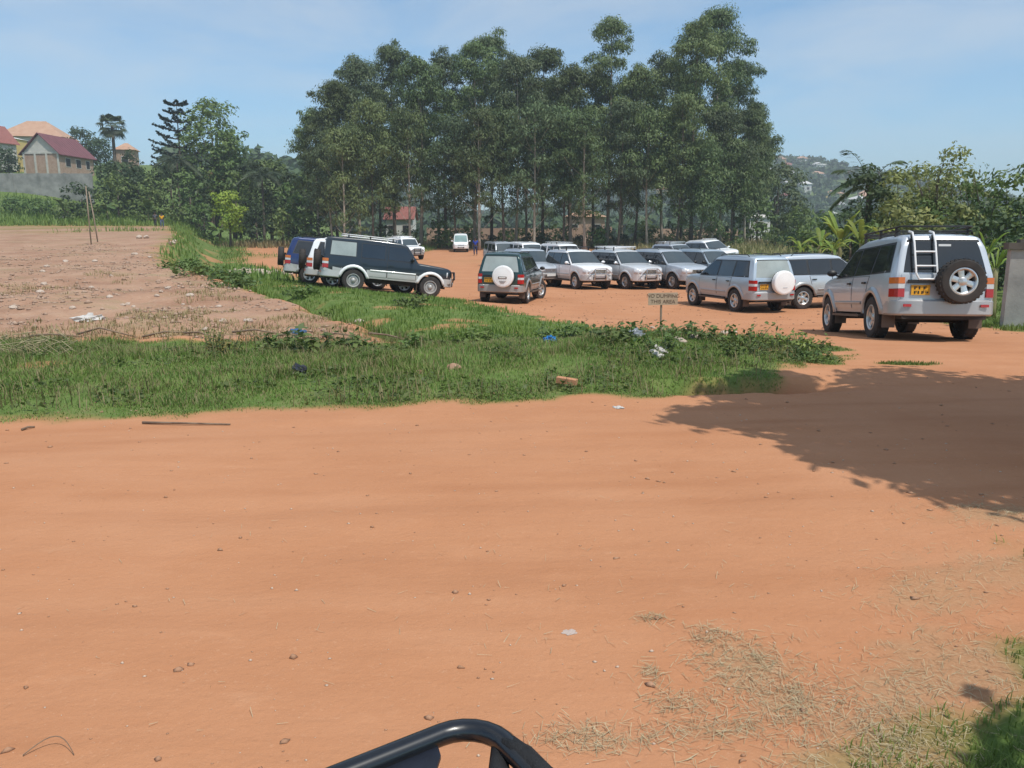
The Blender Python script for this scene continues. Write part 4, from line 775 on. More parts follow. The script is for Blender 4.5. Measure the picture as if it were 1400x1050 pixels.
for i, (nm, x, y, h, w_, low, seed, lm, lab, dens, size) in enumerate([('broadleaf_tree', -44.83, 125, 20.34, 10.63, 0.2, 300, L_MID, 'tall rounded green tree beside the tiered evergreen', 46, 0.5),
 ('broadleaf_tree', -41.92, 124, 16.16, 6.88, 0.15, 301, L_MID, 'lower green tree leaning from the tall rounded one', 46, 0.5),
 ('broadleaf_tree', -59.0, 124, 7.86, 8.02, 0.08, 302, L_DARK, 'dark dense tree in the belt behind the bare field', 50, 0.5),
 ('broadleaf_tree', -53.64, 119, 7.34, 6.82, 0.08, 303, L_DARK, 'dark dense tree in the belt behind the bare field', 50, 0.5),
 ('broadleaf_tree', -59.33, 114, 4.77, 5.27, 0.08, 304, L_DARK, 'dark dense tree in the belt behind the bare field', 50, 0.5),
 ('broadleaf_tree', -50.6, 123, 8.42, 6.82, 0.08, 305, L_DARK, 'dark dense tree in the belt behind the bare field', 50, 0.5),
 ('broadleaf_tree', -44.85, 118, 8.96, 5.45, 0.08, 306, L_DARK, 'dark dense tree in the belt behind the bare field', 50, 0.5),
 ('broadleaf_tree', -30.38, 114, 9.73, 6.32, 0.08, 307, L_DARK, 'dark dense tree in the belt behind the bare field', 50, 0.5),
 ('broadleaf_tree', -38.73, 122, 11.48, 7.89, 0.08, 308, L_DARK, 'dark dense tree in the belt behind the bare field', 50, 0.5),
 ('broadleaf_tree', -49.32, 113, 5.9, 5.01, 0.12, 309, L_MID, 'mid green tree in the belt behind the bare field', 50, 0.5),
 ('broadleaf_tree', -36.37, 124, 11.95, 8.71, 0.12, 310, L_MID, 'mid green tree in the belt behind the bare field', 50, 0.5),
 ('broadleaf_tree', -28.53, 116, 9.99, 6.43, 0.12, 311, L_MID, 'mid green tree in the belt behind the bare field', 50, 0.5),
 ('broadleaf_tree', -54.06, 113, 6.2, 4.7, 0.12, 312, L_MID, 'mid green tree in the belt behind the bare field', 50, 0.5),
 ('broadleaf_tree', -43.87, 112, 7.01, 4.55, 0.12, 313, L_MID, 'mid green tree in the belt behind the bare field', 50, 0.5),
 ('broadleaf_tree', -37.72, 114, 9.54, 5.9, 0.12, 314, L_MID, 'mid green tree in the belt behind the bare field', 50, 0.5),
 ('broadleaf_tree', -30.0, 110, 8.16, 4.47, 0.12, 315, L_MID, 'mid green tree in the belt behind the bare field', 50, 0.5),
 ('broadleaf_tree', -88.91, 172, 8.63, 6.36, 0.1, 316, L_DARK, 'dark tree between the maroon-roofed house and the fan palm', 50, 0.5),
 ('broadleaf_tree', -83.23, 168, 6.55, 6.83, 0.1, 317, L_DARK, 'dark tree at the foot of the fan palm', 50, 0.5),
 ('broadleaf_tree', -88.52, 146, 4.05, 5.4, 0.1, 318, L_DARK, 'dark tree below the yellow house on the hill', 50, 0.5),
 ('broadleaf_tree', -93.9, 150, 5.25, 5.55, 0.1, 319, L_DARK, 'dark tree below the white gabled house', 50, 0.5),
 ('broadleaf_tree', -105.88, 160, 5.72, 8.87, 0.05, 320, L_DARK, 'dark tree further along the slope past the white gabled house', 50, 0.5),
 ('broadleaf_tree', -116.57, 165, 4.38, 9.15, 0.05, 321, L_DARK, 'dark tree further along the slope past the white gabled house', 50, 0.5),
 ('broadleaf_tree', -129.23, 170, 6.57, 11.0, 0.05, 322, L_DARK, 'dark tree further along the slope past the white gabled house', 50, 0.5),
 ('broadleaf_tree', -136.72, 168, 5.1, 9.32, 0.05, 323, L_DARK, 'dark tree further along the slope past the white gabled house', 50, 0.5),
 ('broadleaf_tree', -149.2, 172, 5.89, 11.13, 0.05, 324, L_DARK, 'dark tree further along the slope past the white gabled house', 50, 0.5),
 ('broadleaf_tree', -77.12, 112, 3.79, 6.21, 0.05, 325, L_DARK, 'dark tree further along the slope past the white gabled house', 50, 0.5),
 ('broadleaf_tree', -85.64, 114, 3.17, 6.32, 0.05, 326, L_DARK, 'dark tree further along the slope past the white gabled house', 50, 0.5),
 ('broadleaf_tree', -92.15, 112, 3.8, 6.21, 0.05, 327, L_DARK, 'dark tree further along the slope past the white gabled house', 50, 0.5),
 ('round_shrub', -34.09, 99, 6.6, 4.39, 0.3, 328, L_BRIGHT, 'round bright yellow-green shrub in front of the tree belt', 150, 0.35),
 ('broadleaf_tree', -69.87, 152, 6.93, 4.78, 0.05, 329, L_DARK, 'dark bushy tree in front of the orange-roofed house by the palm', 50, 0.5),
 ('shrub', -59.52, 110, 2.64, 4.07, 0.02, 330, L_MID, 'low shrub growing along the far edge of the ground', 50, 0.45),
 ('shrub', -66.39, 116, 2.55, 5.36, 0.02, 331, L_MID, 'low shrub growing along the far edge of the ground', 50, 0.45),
 ('shrub', -71.76, 118, 2.58, 5.45, 0.02, 332, L_MID, 'low shrub growing along the far edge of the ground', 50, 0.45),
 ('shrub', -54.73, 107, 2.36, 3.36, 0.02, 333, L_MID, 'low shrub growing along the far edge of the ground', 50, 0.45),
 ('shrub', -47.4, 106, 2.3, 3.92, 0.02, 334, L_MID, 'low shrub growing along the far edge of the ground', 50, 0.45),
 ('shrub', -43.04, 106, 2.11, 3.53, 0.02, 335, L_MID, 'low shrub growing along the far edge of the ground', 50, 0.45),
 ('shrub', -39.25, 105, 4.46, 3.3, 0.02, 336, L_MID, 'low shrub growing along the far edge of the ground', 50, 0.45),
 ('shrub', -32.99, 106, 5.35, 3.92, 0.02, 337, L_DARK, 'low shrub growing along the far edge of the ground', 50, 0.45),
 ('shrub', -28.74, 103, 4.67, 3.62, 0.02, 338, L_MID, 'low shrub growing along the far edge of the ground', 50, 0.45),
 ('shrub', -25.29, 101, 4.2, 3.36, 0.02, 339, L_MID, 'low shrub growing along the far edge of the ground', 50, 0.45),
 ('shrub', -22.31, 99, 3.68, 3.66, 0.02, 340, L_DARK, 'low shrub growing along the far edge of the ground', 50, 0.45),
 ('shrub', -19.46, 98, 3.35, 2.72, 0.02, 341, L_MID, 'low shrub growing along the far edge of the ground', 50, 0.45),
 ('shrub', -15.61, 97, 2.85, 2.33, 0.02, 342, L_DARK, 'low shrub growing along the far edge of the ground', 50, 0.45),
 ('shrub', -8.76, 98, 3.35, 3.08, 0.02, 343, L_MID, 'low shrub growing along the far edge of the ground', 50, 0.45),
 ('shrub', -7.56, 96, 2.2, 2.13, 0.02, 344, L_MID, 'low shrub growing along the far edge of the ground', 50, 0.45),
 ('shrub', -0.87, 97, 1.67, 1.97, 0.02, 345, L_MID, 'low shrub growing along the far edge of the ground', 50, 0.45),
 ('shrub', 10.41, 97, 2.36, 2.33, 0.02, 346, L_MID, 'low shrub growing along the far edge of the ground', 50, 0.45),
 ('shrub', 3.94, 98, 1.81, 1.99, 0.02, 347, L_DARK, 'low shrub growing along the far edge of the ground', 50, 0.45),
 ('shrub', 16.05, 97, 2.07, 2.69, 0.02, 348, L_MID, 'low shrub growing along the far edge of the ground', 50, 0.45),
 ('shrub', 24.29, 97, 2.56, 3.05, 0.02, 349, L_DARK, 'low shrub growing along the far edge of the ground', 50, 0.45),
 ('shrub', 25.47, 94, 2.16, 2.61, 0.02, 350, L_MID, 'low shrub growing along the far edge of the ground', 50, 0.45),
 ('shrub', 29.62, 92, 1.95, 3.06, 0.02, 351, L_MID, 'low shrub growing along the far edge of the ground', 50, 0.45),
 ('shrub', -15.53, 124, 2.47, 6.88, 0.02, 352, L_DARK, 'low shrub growing along the far edge of the ground', 50, 0.45),
 ('shrub', -6.76, 126, 2.94, 6.99, 0.02, 353, L_MID, 'low shrub growing along the far edge of the ground', 50, 0.45),
 ('shrub', 0.0, 125, 2.49, 6.93, 0.02, 354, L_MID, 'low shrub growing along the far edge of the ground', 50, 0.45),
 ('shrub', 6.76, 126, 3.16, 6.99, 0.02, 355, L_MID, 'low shrub growing along the far edge of the ground', 50, 0.45),
 ('shrub', 13.31, 124, 2.36, 6.88, 0.02, 356, L_DARK, 'low shrub growing along the far edge of the ground', 50, 0.45),
 ('shrub', 20.28, 126, 2.95, 6.99, 0.02, 357, L_MID, 'low shrub growing along the far edge of the ground', 50, 0.45),
 ('shrub', 26.61, 124, 2.72, 6.88, 0.02, 358, L_DARK, 'low shrub growing along the far edge of the ground', 50, 0.45),
 ('shrub', 31.09, 122, 2.89, 5.64, 0.02, 359, L_DARK, 'low shrub growing along the far edge of the ground', 50, 0.45),
 ('shrub', -3.0, 112, 1.36, 3.73, 0.02, 360, L_DARK, 'low shrub growing along the far edge of the ground', 50, 0.45),
 ('shrub', 2.95, 110, 1.35, 4.07, 0.02, 361, L_DARK, 'low shrub growing along the far edge of the ground', 50, 0.45),
 ('shrub', 9.01, 112, 1.35, 3.73, 0.02, 362, L_MID, 'low shrub growing along the far edge of the ground', 50, 0.45),
 ('shrub', 14.76, 110, 1.11, 3.66, 0.02, 363, L_DARK, 'low shrub growing along the far edge of the ground', 50, 0.45),
 ('shrub', 20.66, 110, 1.29, 4.07, 0.02, 364, L_MID, 'low shrub growing along the far edge of the ground', 50, 0.45),
 ('shrub', 27.54, 80, 1.82, 3.7, 0.02, 365, L_DARK, 'low shrub growing along the far edge of the ground', 50, 0.45),
 ('broadleaf_tree', 37.55, 116, 10.79, 9.43, 0.1, 366, L_EUC2, 'pale green tree in front of the distant hill beside the grove', 50, 0.5),
 ('broadleaf_tree', 31.76, 106, 6.07, 5.49, 0.08, 367, L_MID, 'mid green tree at the hill end of the grove', 50, 0.5),
 ('broadleaf_tree', 38.37, 110, 4.95, 6.1, 0.05, 368, L_MID, 'spreading green tree below the distant hill', 50, 0.5),
 ('broadleaf_tree', 34.45, 90, 3.96, 4.16, 0.03, 369, L_MID, 'green tree behind the banana plants', 50, 0.5),
 ('hedge_bush', 17.35, 40, 5.1, 2.44, 0.02, 370, L_DARK, 'tall dark bush in the thicket behind the near silver car', 300, 0.22),
 ('hedge_bush', 17.74, 38, 5.09, 2.67, 0.02, 371, L_OLIVE, 'tall olive green bush in the thicket behind the near silver car', 300, 0.22),
 ('hedge_bush', 19.46, 39, 5.49, 3.03, 0.02, 372, L_OLIVE, 'tall olive green bush in the thicket behind the near silver car', 300, 0.22),
 ('hedge_bush', 19.85, 37, 5.24, 2.87, 0.02, 373, L_OLIVE, 'tall olive green bush in the thicket behind the near silver car', 300, 0.22),
 ('hedge_bush', 19.88, 35, 4.54, 2.39, 0.02, 374, L_MID, 'tall green bush in the thicket behind the near silver car', 300, 0.22),
 ('hedge_bush', 20.55, 34, 4.72, 2.51, 0.02, 375, L_MID, 'tall green bush in the thicket behind the near silver car', 300, 0.22),
 ('hedge_bush', 21.65, 34, 4.99, 2.39, 0.02, 376, L_MID, 'tall green bush in the thicket behind the near silver car', 300, 0.22),
 ('hedge_bush', 20.52, 31, 4.42, 2.29, 0.02, 377, L_DARK, 'tall dark bush in the thicket behind the near silver car', 300, 0.22),
 ('hedge_bush', 17.49, 30, 3.51, 1.94, 0.02, 378, L_DARK, 'tall dark bush in the thicket behind the near silver car', 300, 0.22),
 ('hedge_bush', 15.41, 33, 3.38, 2.26, 0.02, 379, L_OLIVE, 'tall olive green bush in the thicket behind the near silver car', 300, 0.22),
 ('hedge_bush', 17.27, 34, 3.61, 2.39, 0.02, 380, L_MID, 'tall green bush in the thicket behind the near silver car', 300, 0.22),
 ('hedge_bush', 17.51, 32, 3.39, 2.25, 0.02, 381, L_OLIVE, 'tall olive green bush in the thicket behind the near silver car', 300, 0.22),
 ('hedge_bush', 15.84, 38, 3.27, 1.97, 0.02, 382, L_DARK, 'tall dark bush in the thicket behind the near silver car', 300, 0.22),
 ('hedge_bush', 16.08, 42, 2.95, 2.33, 0.02, 383, L_MID, 'tall green bush in the thicket behind the near silver car', 300, 0.22),
 ('hedge_bush', 16.46, 46, 2.52, 2.13, 0.02, 384, L_MID, 'tall green bush in the thicket behind the near silver car', 300, 0.22),
 ('hedge_bush', 17.53, 28, 3.36, 1.81, 0.02, 385, L_DARK, 'tall dark bush in the thicket behind the near silver car', 300, 0.22),
 ('hedge_bush', 15.34, 35, 2.79, 1.62, 0.02, 386, L_MID, 'tall green bush in the thicket behind the near silver car', 300, 0.22)]):
    broadleaf(nm, x, y, h, w_, low, seed, lab, lm, 'tree' if 'tree' in nm else 'shrub', {'shrub': 'shrubs along the far edge of the ground', 'hedge_bush': 'bushes behind the near car'}.get(nm, 'trees of the belt behind the bare field' if 'in the belt' in lab else ('trees further along the slope' if 'further along' in lab else None)), dens, size)
palm('fan_palm', -69.85, 146, 11.07, 2.6, 26, 5, 'fan palm with a round shaggy crown beside the houses', L_PALM, rise=(-.9, 1.4), fan=True, tr=.3)
palm('palm', -46.89, 116, 8.02, 3.4, 12, 6, 'slender palm with a pale trunk below the tiered evergreen', L_PALM, rise=(.2, 1.2))
palm('palm', -33.95, 112, 9.14, 3.6, 11, 7, 'palm with spreading fronds above the yellow-green shrub', L_PALM, rise=(.1, 1.0))
palm('palm', 17.6, 41, 4.61, 2.0, 13, 8, 'dark palm standing out above the thicket against the hill', L_DARK, rise=(.1, 1.7), nl=26, droop=.8)
banana('banana_plant', 14.49, 36, 1.88, 11, 40, 'banana plant with one tall upright pale leaf', L=1.55, wd=0.15, upright=1.3)
banana('banana_plant', 14.53, 34, 1.82, 11, 41, 'banana plant with arching yellow leaves', L=1.4, wd=0.12, upright=0.9)
banana('banana_plant', 14.34, 38, 1.77, 12, 42, 'broad-leaved banana plant beside the whitish silver car', L=1.4, wd=0.11, upright=0.8)
banana('banana_plant', 14.17, 40, 1.6, 12, 43, 'banana plant half hidden behind the parked cars', L=1.3, wd=0.1, upright=0.7)
banana('banana_plant', 14.9, 33, 2.01, 11, 44, 'banana plant behind the roof rack of the near silver car', L=1.2, wd=0.12, upright=0.8)
banana('banana_plant', 13.99, 24, 1.67, 11, 45, 'slim banana plant rising above the concrete wall end', L=1.0, wd=0.07, upright=1.1)
banana('banana_plant', 13.1, 22, 1.38, 12, 46, 'small banana plant at the concrete wall end', L=0.9, wd=0.06, upright=1.0)
banana('banana_plant', 12.99, 33, 1.81, 13, 47, 'low banana plant behind the whitish silver car', L=1.2, wd=0.08, upright=0.7)
banana('banana_plant', -60.9, 112, 1.6, 8, 60, 'banana plant at the back edge of the bare field', L_MID, L=2.4, wd=.3, upright=.8)
banana('banana_plant', -53.12, 108, 1.6, 8, 61, 'banana plant at the back edge of the bare field', L_MID, L=2.4, wd=.3, upright=.8)
banana('banana_plant', -46.92, 106, 1.6, 8, 62, 'banana plant at the back edge of the bare field', L_MID, L=2.4, wd=.3, upright=.8)
banana('banana_plant', -37.2, 104, 1.6, 8, 63, 'banana plant at the back edge of the bare field', L_MID, L=2.4, wd=.3, upright=.8)
# tiered evergreen with flat, upswept boughs
def tiered(x, y, h, seed, label):
    rnd = random.Random(seed); rs = np.random.RandomState(seed); root = empty('tiered_tree', (x, y, H(x, y) - .1)); tag(root, label, 'tree')
    tb = MB(); tb.tube([(0, 0, t * h) for t in np.linspace(0, 1, 8)], [.28 * (1.05 - t) + .02 for t in np.linspace(0, 1, 8)], 8)
    Ps = []; Ns = []
    for k in range(9):
        zz = h * (.42 + .56 * k / 8); L = (5.4 - 3.3 * (k / 8)) * rnd.uniform(.8, 1.1)
        for j in range(6):
            az = j * 1.05 + k * .5 + rnd.uniform(-.2, .2); pts = [Vector((math.cos(az) * L * t, math.sin(az) * L * t, zz + L * (.03 * t + .22 * t * t))) for t in np.linspace(0, 1, 5)]; tb.tube(pts, [.07, .06, .045, .03, .015], 4, cap=False)
            n = 85; t = .25 + .75 * rs.rand(n) ** .7; wv = .42 * np.sin(np.pi * np.clip(t, .1, .97)) + .1
            c = np.stack([np.cos(az) * L * t, np.sin(az) * L * t, zz + L * (.03 * t + .22 * t * t)], 1); c += np.stack([-np.sin(az) * np.ones(n), np.cos(az) * np.ones(n), np.zeros(n)], 1) * (rs.uniform(-1, 1, n) * wv)[:, None]; c[:, 2] += rs.uniform(-.08, .14, n)
            Ps.append(c); Ns.append(unit(rs.randn(n, 3) * .5 + np.array([0, 0, 1])))
    tb.obj('trunk', BARKD, root, True); V, F = leaves(np.concatenate(Ps), np.concatenate(Ns), .5, .45, rs); link('crown', mesh('crown', V, F, L_BLUEG), root)
tiered(-51.05, 128, 17.68, 9, 'dark tiered evergreen with flat upswept boughs')
# open, half-bare tree on the right: thin rising branches carrying leaf sprays
def sparse_tree(x, y, h, w_, seed, label, lm):
    rnd = random.Random(seed); rs = np.random.RandomState(seed); root = empty('sparse_tree', (x, y, H(x, y) - .05)); tag(root, label, 'tree'); tb = MB(); cs = []; rads = []
    tb.tube([(0, 0, 0), (.1, 0, h * .25), (.05, .1, h * .45)], [.13, .10, .07], 7)
    for i in range(17):
        az = rnd.uniform(0, 6.28); r = w_ * .5 * rnd.uniform(.25, 1.0); e = Vector((math.cos(az) * r, math.sin(az) * r * .8, h * rnd.uniform(.62, 1.0) - .18 * abs(r)))
        a = Vector((.05, .05, h * rnd.uniform(.25, .45))); limb(tb, a, e, .035, .007, rnd, 4, -.1)
        for q in range(11):
            t = .35 + .65 * q / 10; c = a.lerp(e, t) + Vector((rnd.gauss(0, .2), rnd.gauss(0, .2), rnd.gauss(0, .16))); cs.append(tuple(c)); rads.append(rnd.uniform(.10, .26) * (1.25 - .5 * t))
    tb.obj('trunk', BARKD, root, True); V, F = puffs(cs, rads, 330, .13, .5, rs); link('crown', mesh('crown', V, F, lm), root)
sparse_tree(17.78, 35, 6.1, 3.4, 4, 'open thin-branched tree with sparse leaf sprays above the thicket', L_OLIVE)
sparse_tree(19.31, 34, 5.06, 3.2, 6, 'low open tree with thin sprays reaching over the thicket', L_MID)
# shade trees beside and behind the photographer (only their shade falls into view)
def shade_tree(x, y, h, crown, n, seed, label, sz=.22, low=.6, hole=.0):
    rnd = random.Random(seed); rs = np.random.RandomState(seed); tb = MB(); cs = []; rads = []
    tb.tube([(0, 0, 0), (.05, 0, h * .3), (0, .05, h * .55)], [.2, .15, .11], 8)
    for i in range(n):
        a = rnd.uniform(0, 6.28); r = crown[0] * math.sqrt(rnd.random()); c = Vector((math.cos(a) * r, math.sin(a) * r * crown[1] / crown[0], h * low + h * (1 - low) * rnd.random() * (1.05 - .5 * r / crown[0]))); cs.append(tuple(c)); rads.append(rnd.uniform(.35, .75))
        if i % 3 == 0: limb(tb, (0, 0, h * .45), c, .06, .015, rnd)
    V, F = puffs(cs, rads, 520, sz, .6, rs); return tree_obj('shade_tree', label, 'tree', x, y, V, F, L_MID, tb, BARKD)
shade_tree(6.9, 5.0, 6.6, (3.0, 2.6), 150, 51, 'leafy tree beside the road, shading it')
shade_tree(3.2, .6, 3.2, (.6, .6), 24, 52, 'small leafy tree behind the photographer at the grass edge')

# ------------------------------------------------------------------ grass
def blades(xy, hgt, wid, rs, lean=.45, flat=0.0):
    n = len(xy); z = Hnp(xy[:, 0], xy[:, 1]); az = rs.uniform(0, 2 * np.pi, n); d = np.stack([np.cos(az), np.sin(az)], 1); s = np.stack([-np.sin(az), np.cos(az)], 1); le = lean * (.3 + rs.rand(n)) * hgt
    P = lambda f, wv, zz: np.column_stack([xy + d * (le * f)[:, None] + s * (wid * wv)[:, None], z + zz])
    V = np.stack([P(0 * hgt, -.5, -.01), P(0 * hgt, .5, -.01), P(.35 + 0 * hgt, .38, hgt * .6), P(.35 + 0 * hgt, -.38, hgt * .6), P(1 + 0 * hgt, 0, hgt)], 1).reshape(-1, 3)
    b = np.arange(n)[:, None] * 5
    F = np.concatenate([b + np.array([0, 1, 2]), b + np.array([0, 2, 3]), b + np.array([3, 2, 4])], 0); return V, F
G1 = leafmat('grass_blade', (.10, .185, .036), (.19, .28, .062), .35, 1.3); G2 = leafmat('grass_blade_dry', (.19, .19, .07), (.36, .30, .14), .25, 2.0); G3 = leafmat('lush_grass', (.09, .185, .036), (.18, .275, .06), .35, 1.1)
STRAW = mat('dry_straw', (.36, .31, .19), rough=.8, col2=(.52, .45, .30), vscale=30)
def sow(n, x0, x1, y0, y1, rs, ybias=None):
    x = rs.uniform(x0, x1, n); y = rs.uniform(y0, y1, n) if ybias is None else y0 + (y1 - y0) * rs.rand(n) ** ybias
    return np.stack([x, y], 1)
def grass_field(name, label, pts, h0, wid, m, rs, thr=.35, hv=None, lean=.5):
    g, f = masks(pts[:, 0], pts[:, 1]); keep = g > thr + .5 * (rs.rand(len(pts)) - .5); keep &= rs.rand(len(pts)) < .28 + .72 * sstep(-.22, .10, fbm(pts[:, 0] * 1.5 + 20, pts[:, 1] * 1.5, 3)); pts = pts[keep]
    hh = h0 * (.45 + .9 * rs.rand(len(pts))) * (1 + 1.1 * fbm(pts[:, 0] * .9, pts[:, 1] * .9, 3))
    if hv is not None: hh = hh * hv(pts[:, 0], pts[:, 1])
    V, F = blades(pts, np.maximum(hh, .02), wid * (.7 + .6 * rs.rand(len(pts))), rs, lean); o = link(name, mesh(name, V, F, m)); tag(o, label, 'grass', kind='stuff'); return o
rs = np.random.RandomState(11)
vh = lambda x, y: np.clip(.3 - sdf(GRASS, x, y) * 1.6, .3, 1.0) * (.55 + .55 * sstep(.02, .3, fbm(x * 2.2 + 7, y * 2.2, 2)) + .9 * sstep(7.9, 9.6, y) * sstep(14.5, 12.5, y) + 1.5 * sstep(0.2, 1.4, y - 10.4) * sstep(1.2, .4, np.abs(x + 6.6)) + .9 * sstep(13, 17, y))
grass_field('verge_grass', 'short green grass covering the verge between road and field', sow(230000, -8.5, 5.4, 7.2, 14.5, rs), .036, .0085, G1, rs, .38, vh, .8)
grass_field('dry_grass', 'yellowed grass blades mixed into the verge', sow(75000, -8.5, 5.4, 7.0, 14.5, rs), .046, .007, G2, rs, .28, vh, 1.1)
grass_field('ditch_grass', 'lush tall grass filling the ditch and its bank', sow(80000, -15, 4.5, 14, 34, rs, 1.3), .13, .022, G3, rs, .35, lambda x, y: .7 + .8 * np.exp(-((x - xedge(y) - 1.6) / 1.6) ** 2))
grass_field('bank_grass', 'grass along the far ditch bank', sow(30000, -42, -6, 33, 100, rs), .32, .07, G3, rs, .4)
grass_field('roadside_grass', 'trimmed grass at the road edge by the shade', sow(60000, 1.1, 4.4, 1.9, 4.9, rs), .03, .005, G1, rs, .32, None, 1.0)
grass_field('wall_foot_grass', 'grass at the foot of the concrete wall', sow(16000, 10.5, 17, 14.5, 27, rs), .10, .02, G1, rs, .4)
pt = sow(900, 4.8, 5.9, 10.55, 10.98, rs); grass_field('grass_tuft', 'low grass tuft growing in the road fork', pt, .05, .012, G1, rs, .3)
def far_grass(name, label, n, x0, x1, y0, y1, h, wd, m, seed):
    r2 = np.random.RandomState(seed); p = sow(n, x0, x1, y0, y1, r2); V, F = blades(p, h * (.4 + r2.rand(n)), wd * (.6 + .8 * r2.rand(n)), r2, .5); tag(link(name, mesh(name, V, F, m)), label, 'grass', kind='stuff')
far_grass('tall_grass', 'tall green grass behind the bare field', 14000, -125, -36, 101, 117, .65, .14, G3, 3)
far_grass('rough_grass', 'rough grass beside the back row of parked cars', 7000, 12, 36, 38, 98, .55, .10, G2, 14)
far_grass('slope_grass', 'tall grass on the slope below the concrete wall', 5000, -115, -58, 112, 129, .9, .16, G3, 15)
far_grass('scrub_grass', 'rough grass under the eucalyptus trees', 9000, -36, 40, 97, 118, .7, .14, G2, 4)
# small weeds and taller stems breaking up the verge
p_ = sow(26000, -8.5, 5.2, 7.6, 15, rs); g_, f_ = masks(p_[:, 0], p_[:, 1]); n_ = fbm(p_[:, 0] * 1.7 + 50, p_[:, 1] * 1.7, 3); p_ = p_[(g_ > .5) & (n_ > .12)]
k_ = len(p_); V, F = leaves(np.column_stack([p_, Hnp(p_[:, 0], p_[:, 1]) + .03 + .06 * rs.rand(k_)]), unit(rs.randn(k_, 3) * .5 + np.array([0, 0, 1])), .055, .6, rs)
tag(link('verge_weeds', mesh('verge_weeds', V, F, L_MID)), 'low broad-leaved weeds spread through the verge grass', 'weeds', kind='stuff')
p_ = sow(7000, -8.5, 5.0, 7.8, 15, rs); g_, f_ = masks(p_[:, 0], p_[:, 1]); n_ = fbm(p_[:, 0] * 1.2 + 9, p_[:, 1] * 1.2 + 30, 3); p_ = p_[(g_ > .5) & (n_ > .05)]
V, F = blades(p_, .10 + .16 * rs.rand(len(p_)), .007 + .006 * rs.rand(len(p_)), rs, .7); tag(link('grass_stems', mesh('grass_stems', V, F, G2)), 'taller pale grass stems standing out of the verge', 'grass', kind='stuff')
# weeds with broad leaves -------------------------------------------------------
def weed(x, y, h, w_, n, size, lm, seed, label, name='weed', group='broad-leaved weeds on the verge'):
    rs_ = np.random.RandomState(seed); rnd = random.Random(seed); root = empty(name, (x, y, H(x, y) - .02)); tag(root, label, 'plant', group); tb = MB(); Ps = []; Ns = []
    for i in range(max(4, n // 14)):
        a = rnd.uniform(0, 6.28); r = w_ * .5 * math.sqrt(rnd.random()); e = Vector((math.cos(a) * r, math.sin(a) * r, h * rnd.uniform(.45, 1))); tb.tube([(e.x * .5, e.y * .5, 0), (e.x * .8, e.y * .8, e.z * .6), e], [.008, .006, .003], 4, cap=False)
        k = 14; t = rs_.uniform(.35, 1.05, k)[:, None]; Ps.append(np.array([e.x * .5, e.y * .5, 0]) * (1 - t) + np.array(e) * t + rs_.randn(k, 3) * size * .55); Ns.append(unit(rs_.randn(k, 3) * .45 + np.array([0, 0, 1])))
    tag(tb.obj('stems', mat('weed_stem', (.10, .13, .05)), root), kind='stuff'); V, F = leaves(np.concatenate(Ps), np.concatenate(Ns), size, .62, rs_); V[:, 2] = np.maximum(V[:, 2], .03); tag(link('leaves', mesh('leaves', V, F, lm), root), kind='stuff')
WL = 'low clump of broad green leaves growing in the verge grass'
L_CREEP = leafmat('creeper_leaf', (.09, .15, .035), (.19, .25, .06))
rw = random.Random(8)
for (x, y, h, w_, n, sz, lm) in [(1.35, 11.3, .24, .9, 240, .08, L_MID), (1.9, 11.9, .22, .8, 220, .08, L_MID), (2.6, 11.7, .22, .9, 200, .08, L_MID), (3.2, 11.2, .30, 1.1, 300, .075, L_CREEP), (3.9, 11.5, .28, 1.1, 300, .075, L_CREEP), (4.35, 12.0, .25, .9, 240, .07, L_CREEP), (3.0, 10.5, .2, .8, 200, .06, L_MID), (4.0, 10.7, .2, .7, 180, .06, L_MID), (2.0, 10.6, .25, .7, 160, .07, L_MID), (-2.9, 11.3, .32, .8, 180, .11, L_MID), (-3.4, 11.8, .26, .7, 150, .10, L_MID), (-2.3, 11.7, .30, .6, 130, .10, L_MID), (-1.5, 12.1, .24, .6, 120, .09, L_MID),
        (-.6, 13.2, .3, .9, 200, .09, L_MID), (.8, 13.0, .3, 1.0, 220, .09, L_MID), (-4.4, 19.4, .35, 1.3, 260, .12, L_MID), (-5.2, 21.2, .35, 1.5, 260, .13, L_MID), (-7.6, 22.0, .35, 1.6, 300, .13, L_MID), (-8.6, 24.5, .4, 1.6, 300, .14, L_MID), (-10.0, 25.9, .4, 1.8, 300, .14, L_MID), (-11.2, 28.0, .4, 1.8, 260, .14, L_MID), (-6.6, 25.2, .3, 1.4, 220, .13, L_MID), (-2.9, 22.5, .3, 1.3, 220, .12, L_MID)]:
    weed(x, y, h, w_, n, sz, lm, rw.randint(0, 9999), {L_CREEP: 'sprawling bright green creeper on the soil heap by the sign'}.get(lm, WL))
weed(-3.95, 10.9, .34, .55, 190, .05, leafmat('reddish_weed', (.20, .15, .05), (.30, .24, .07)), 77, 'yellowish red-tipped weed standing in the verge grass', 'red_weed', None)
weed(-4.3, 11.4, .34, .5, 170, .05, L_OLIVE, 78, 'yellow green weed beside the red-tipped one', 'yellow_weed', None)
# heap of cut stalks at the left end of the verge
st = MB(); rr = random.Random(4)
for i in range(70):
    a = rr.uniform(-.5, .5) + (math.pi if rr.random() < .5 else 0); c = Vector((-6.75 + rr.gauss(0, .42), 11.0 + rr.gauss(0, .3), 0)); c.z = H(c.x, c.y) + rr.uniform(.02, .34) * math.exp(-((c.x + 6.75) / .5) ** 2); d = Vector((math.cos(a), math.sin(a) * .6, rr.uniform(-.25, .75))) * rr.uniform(.18, .42)
    st.tube([c - d * .5, c + d * .5], rr.uniform(.003, .006), 4)
tag(st.obj('cut_stalks', mat('cut_stalk', (.24, .21, .11), rough=.9, col2=(.38, .33, .19), vscale=9)), 'loose heap of pale cut stalks at the end of the verge', 'stalks', kind='stuff')
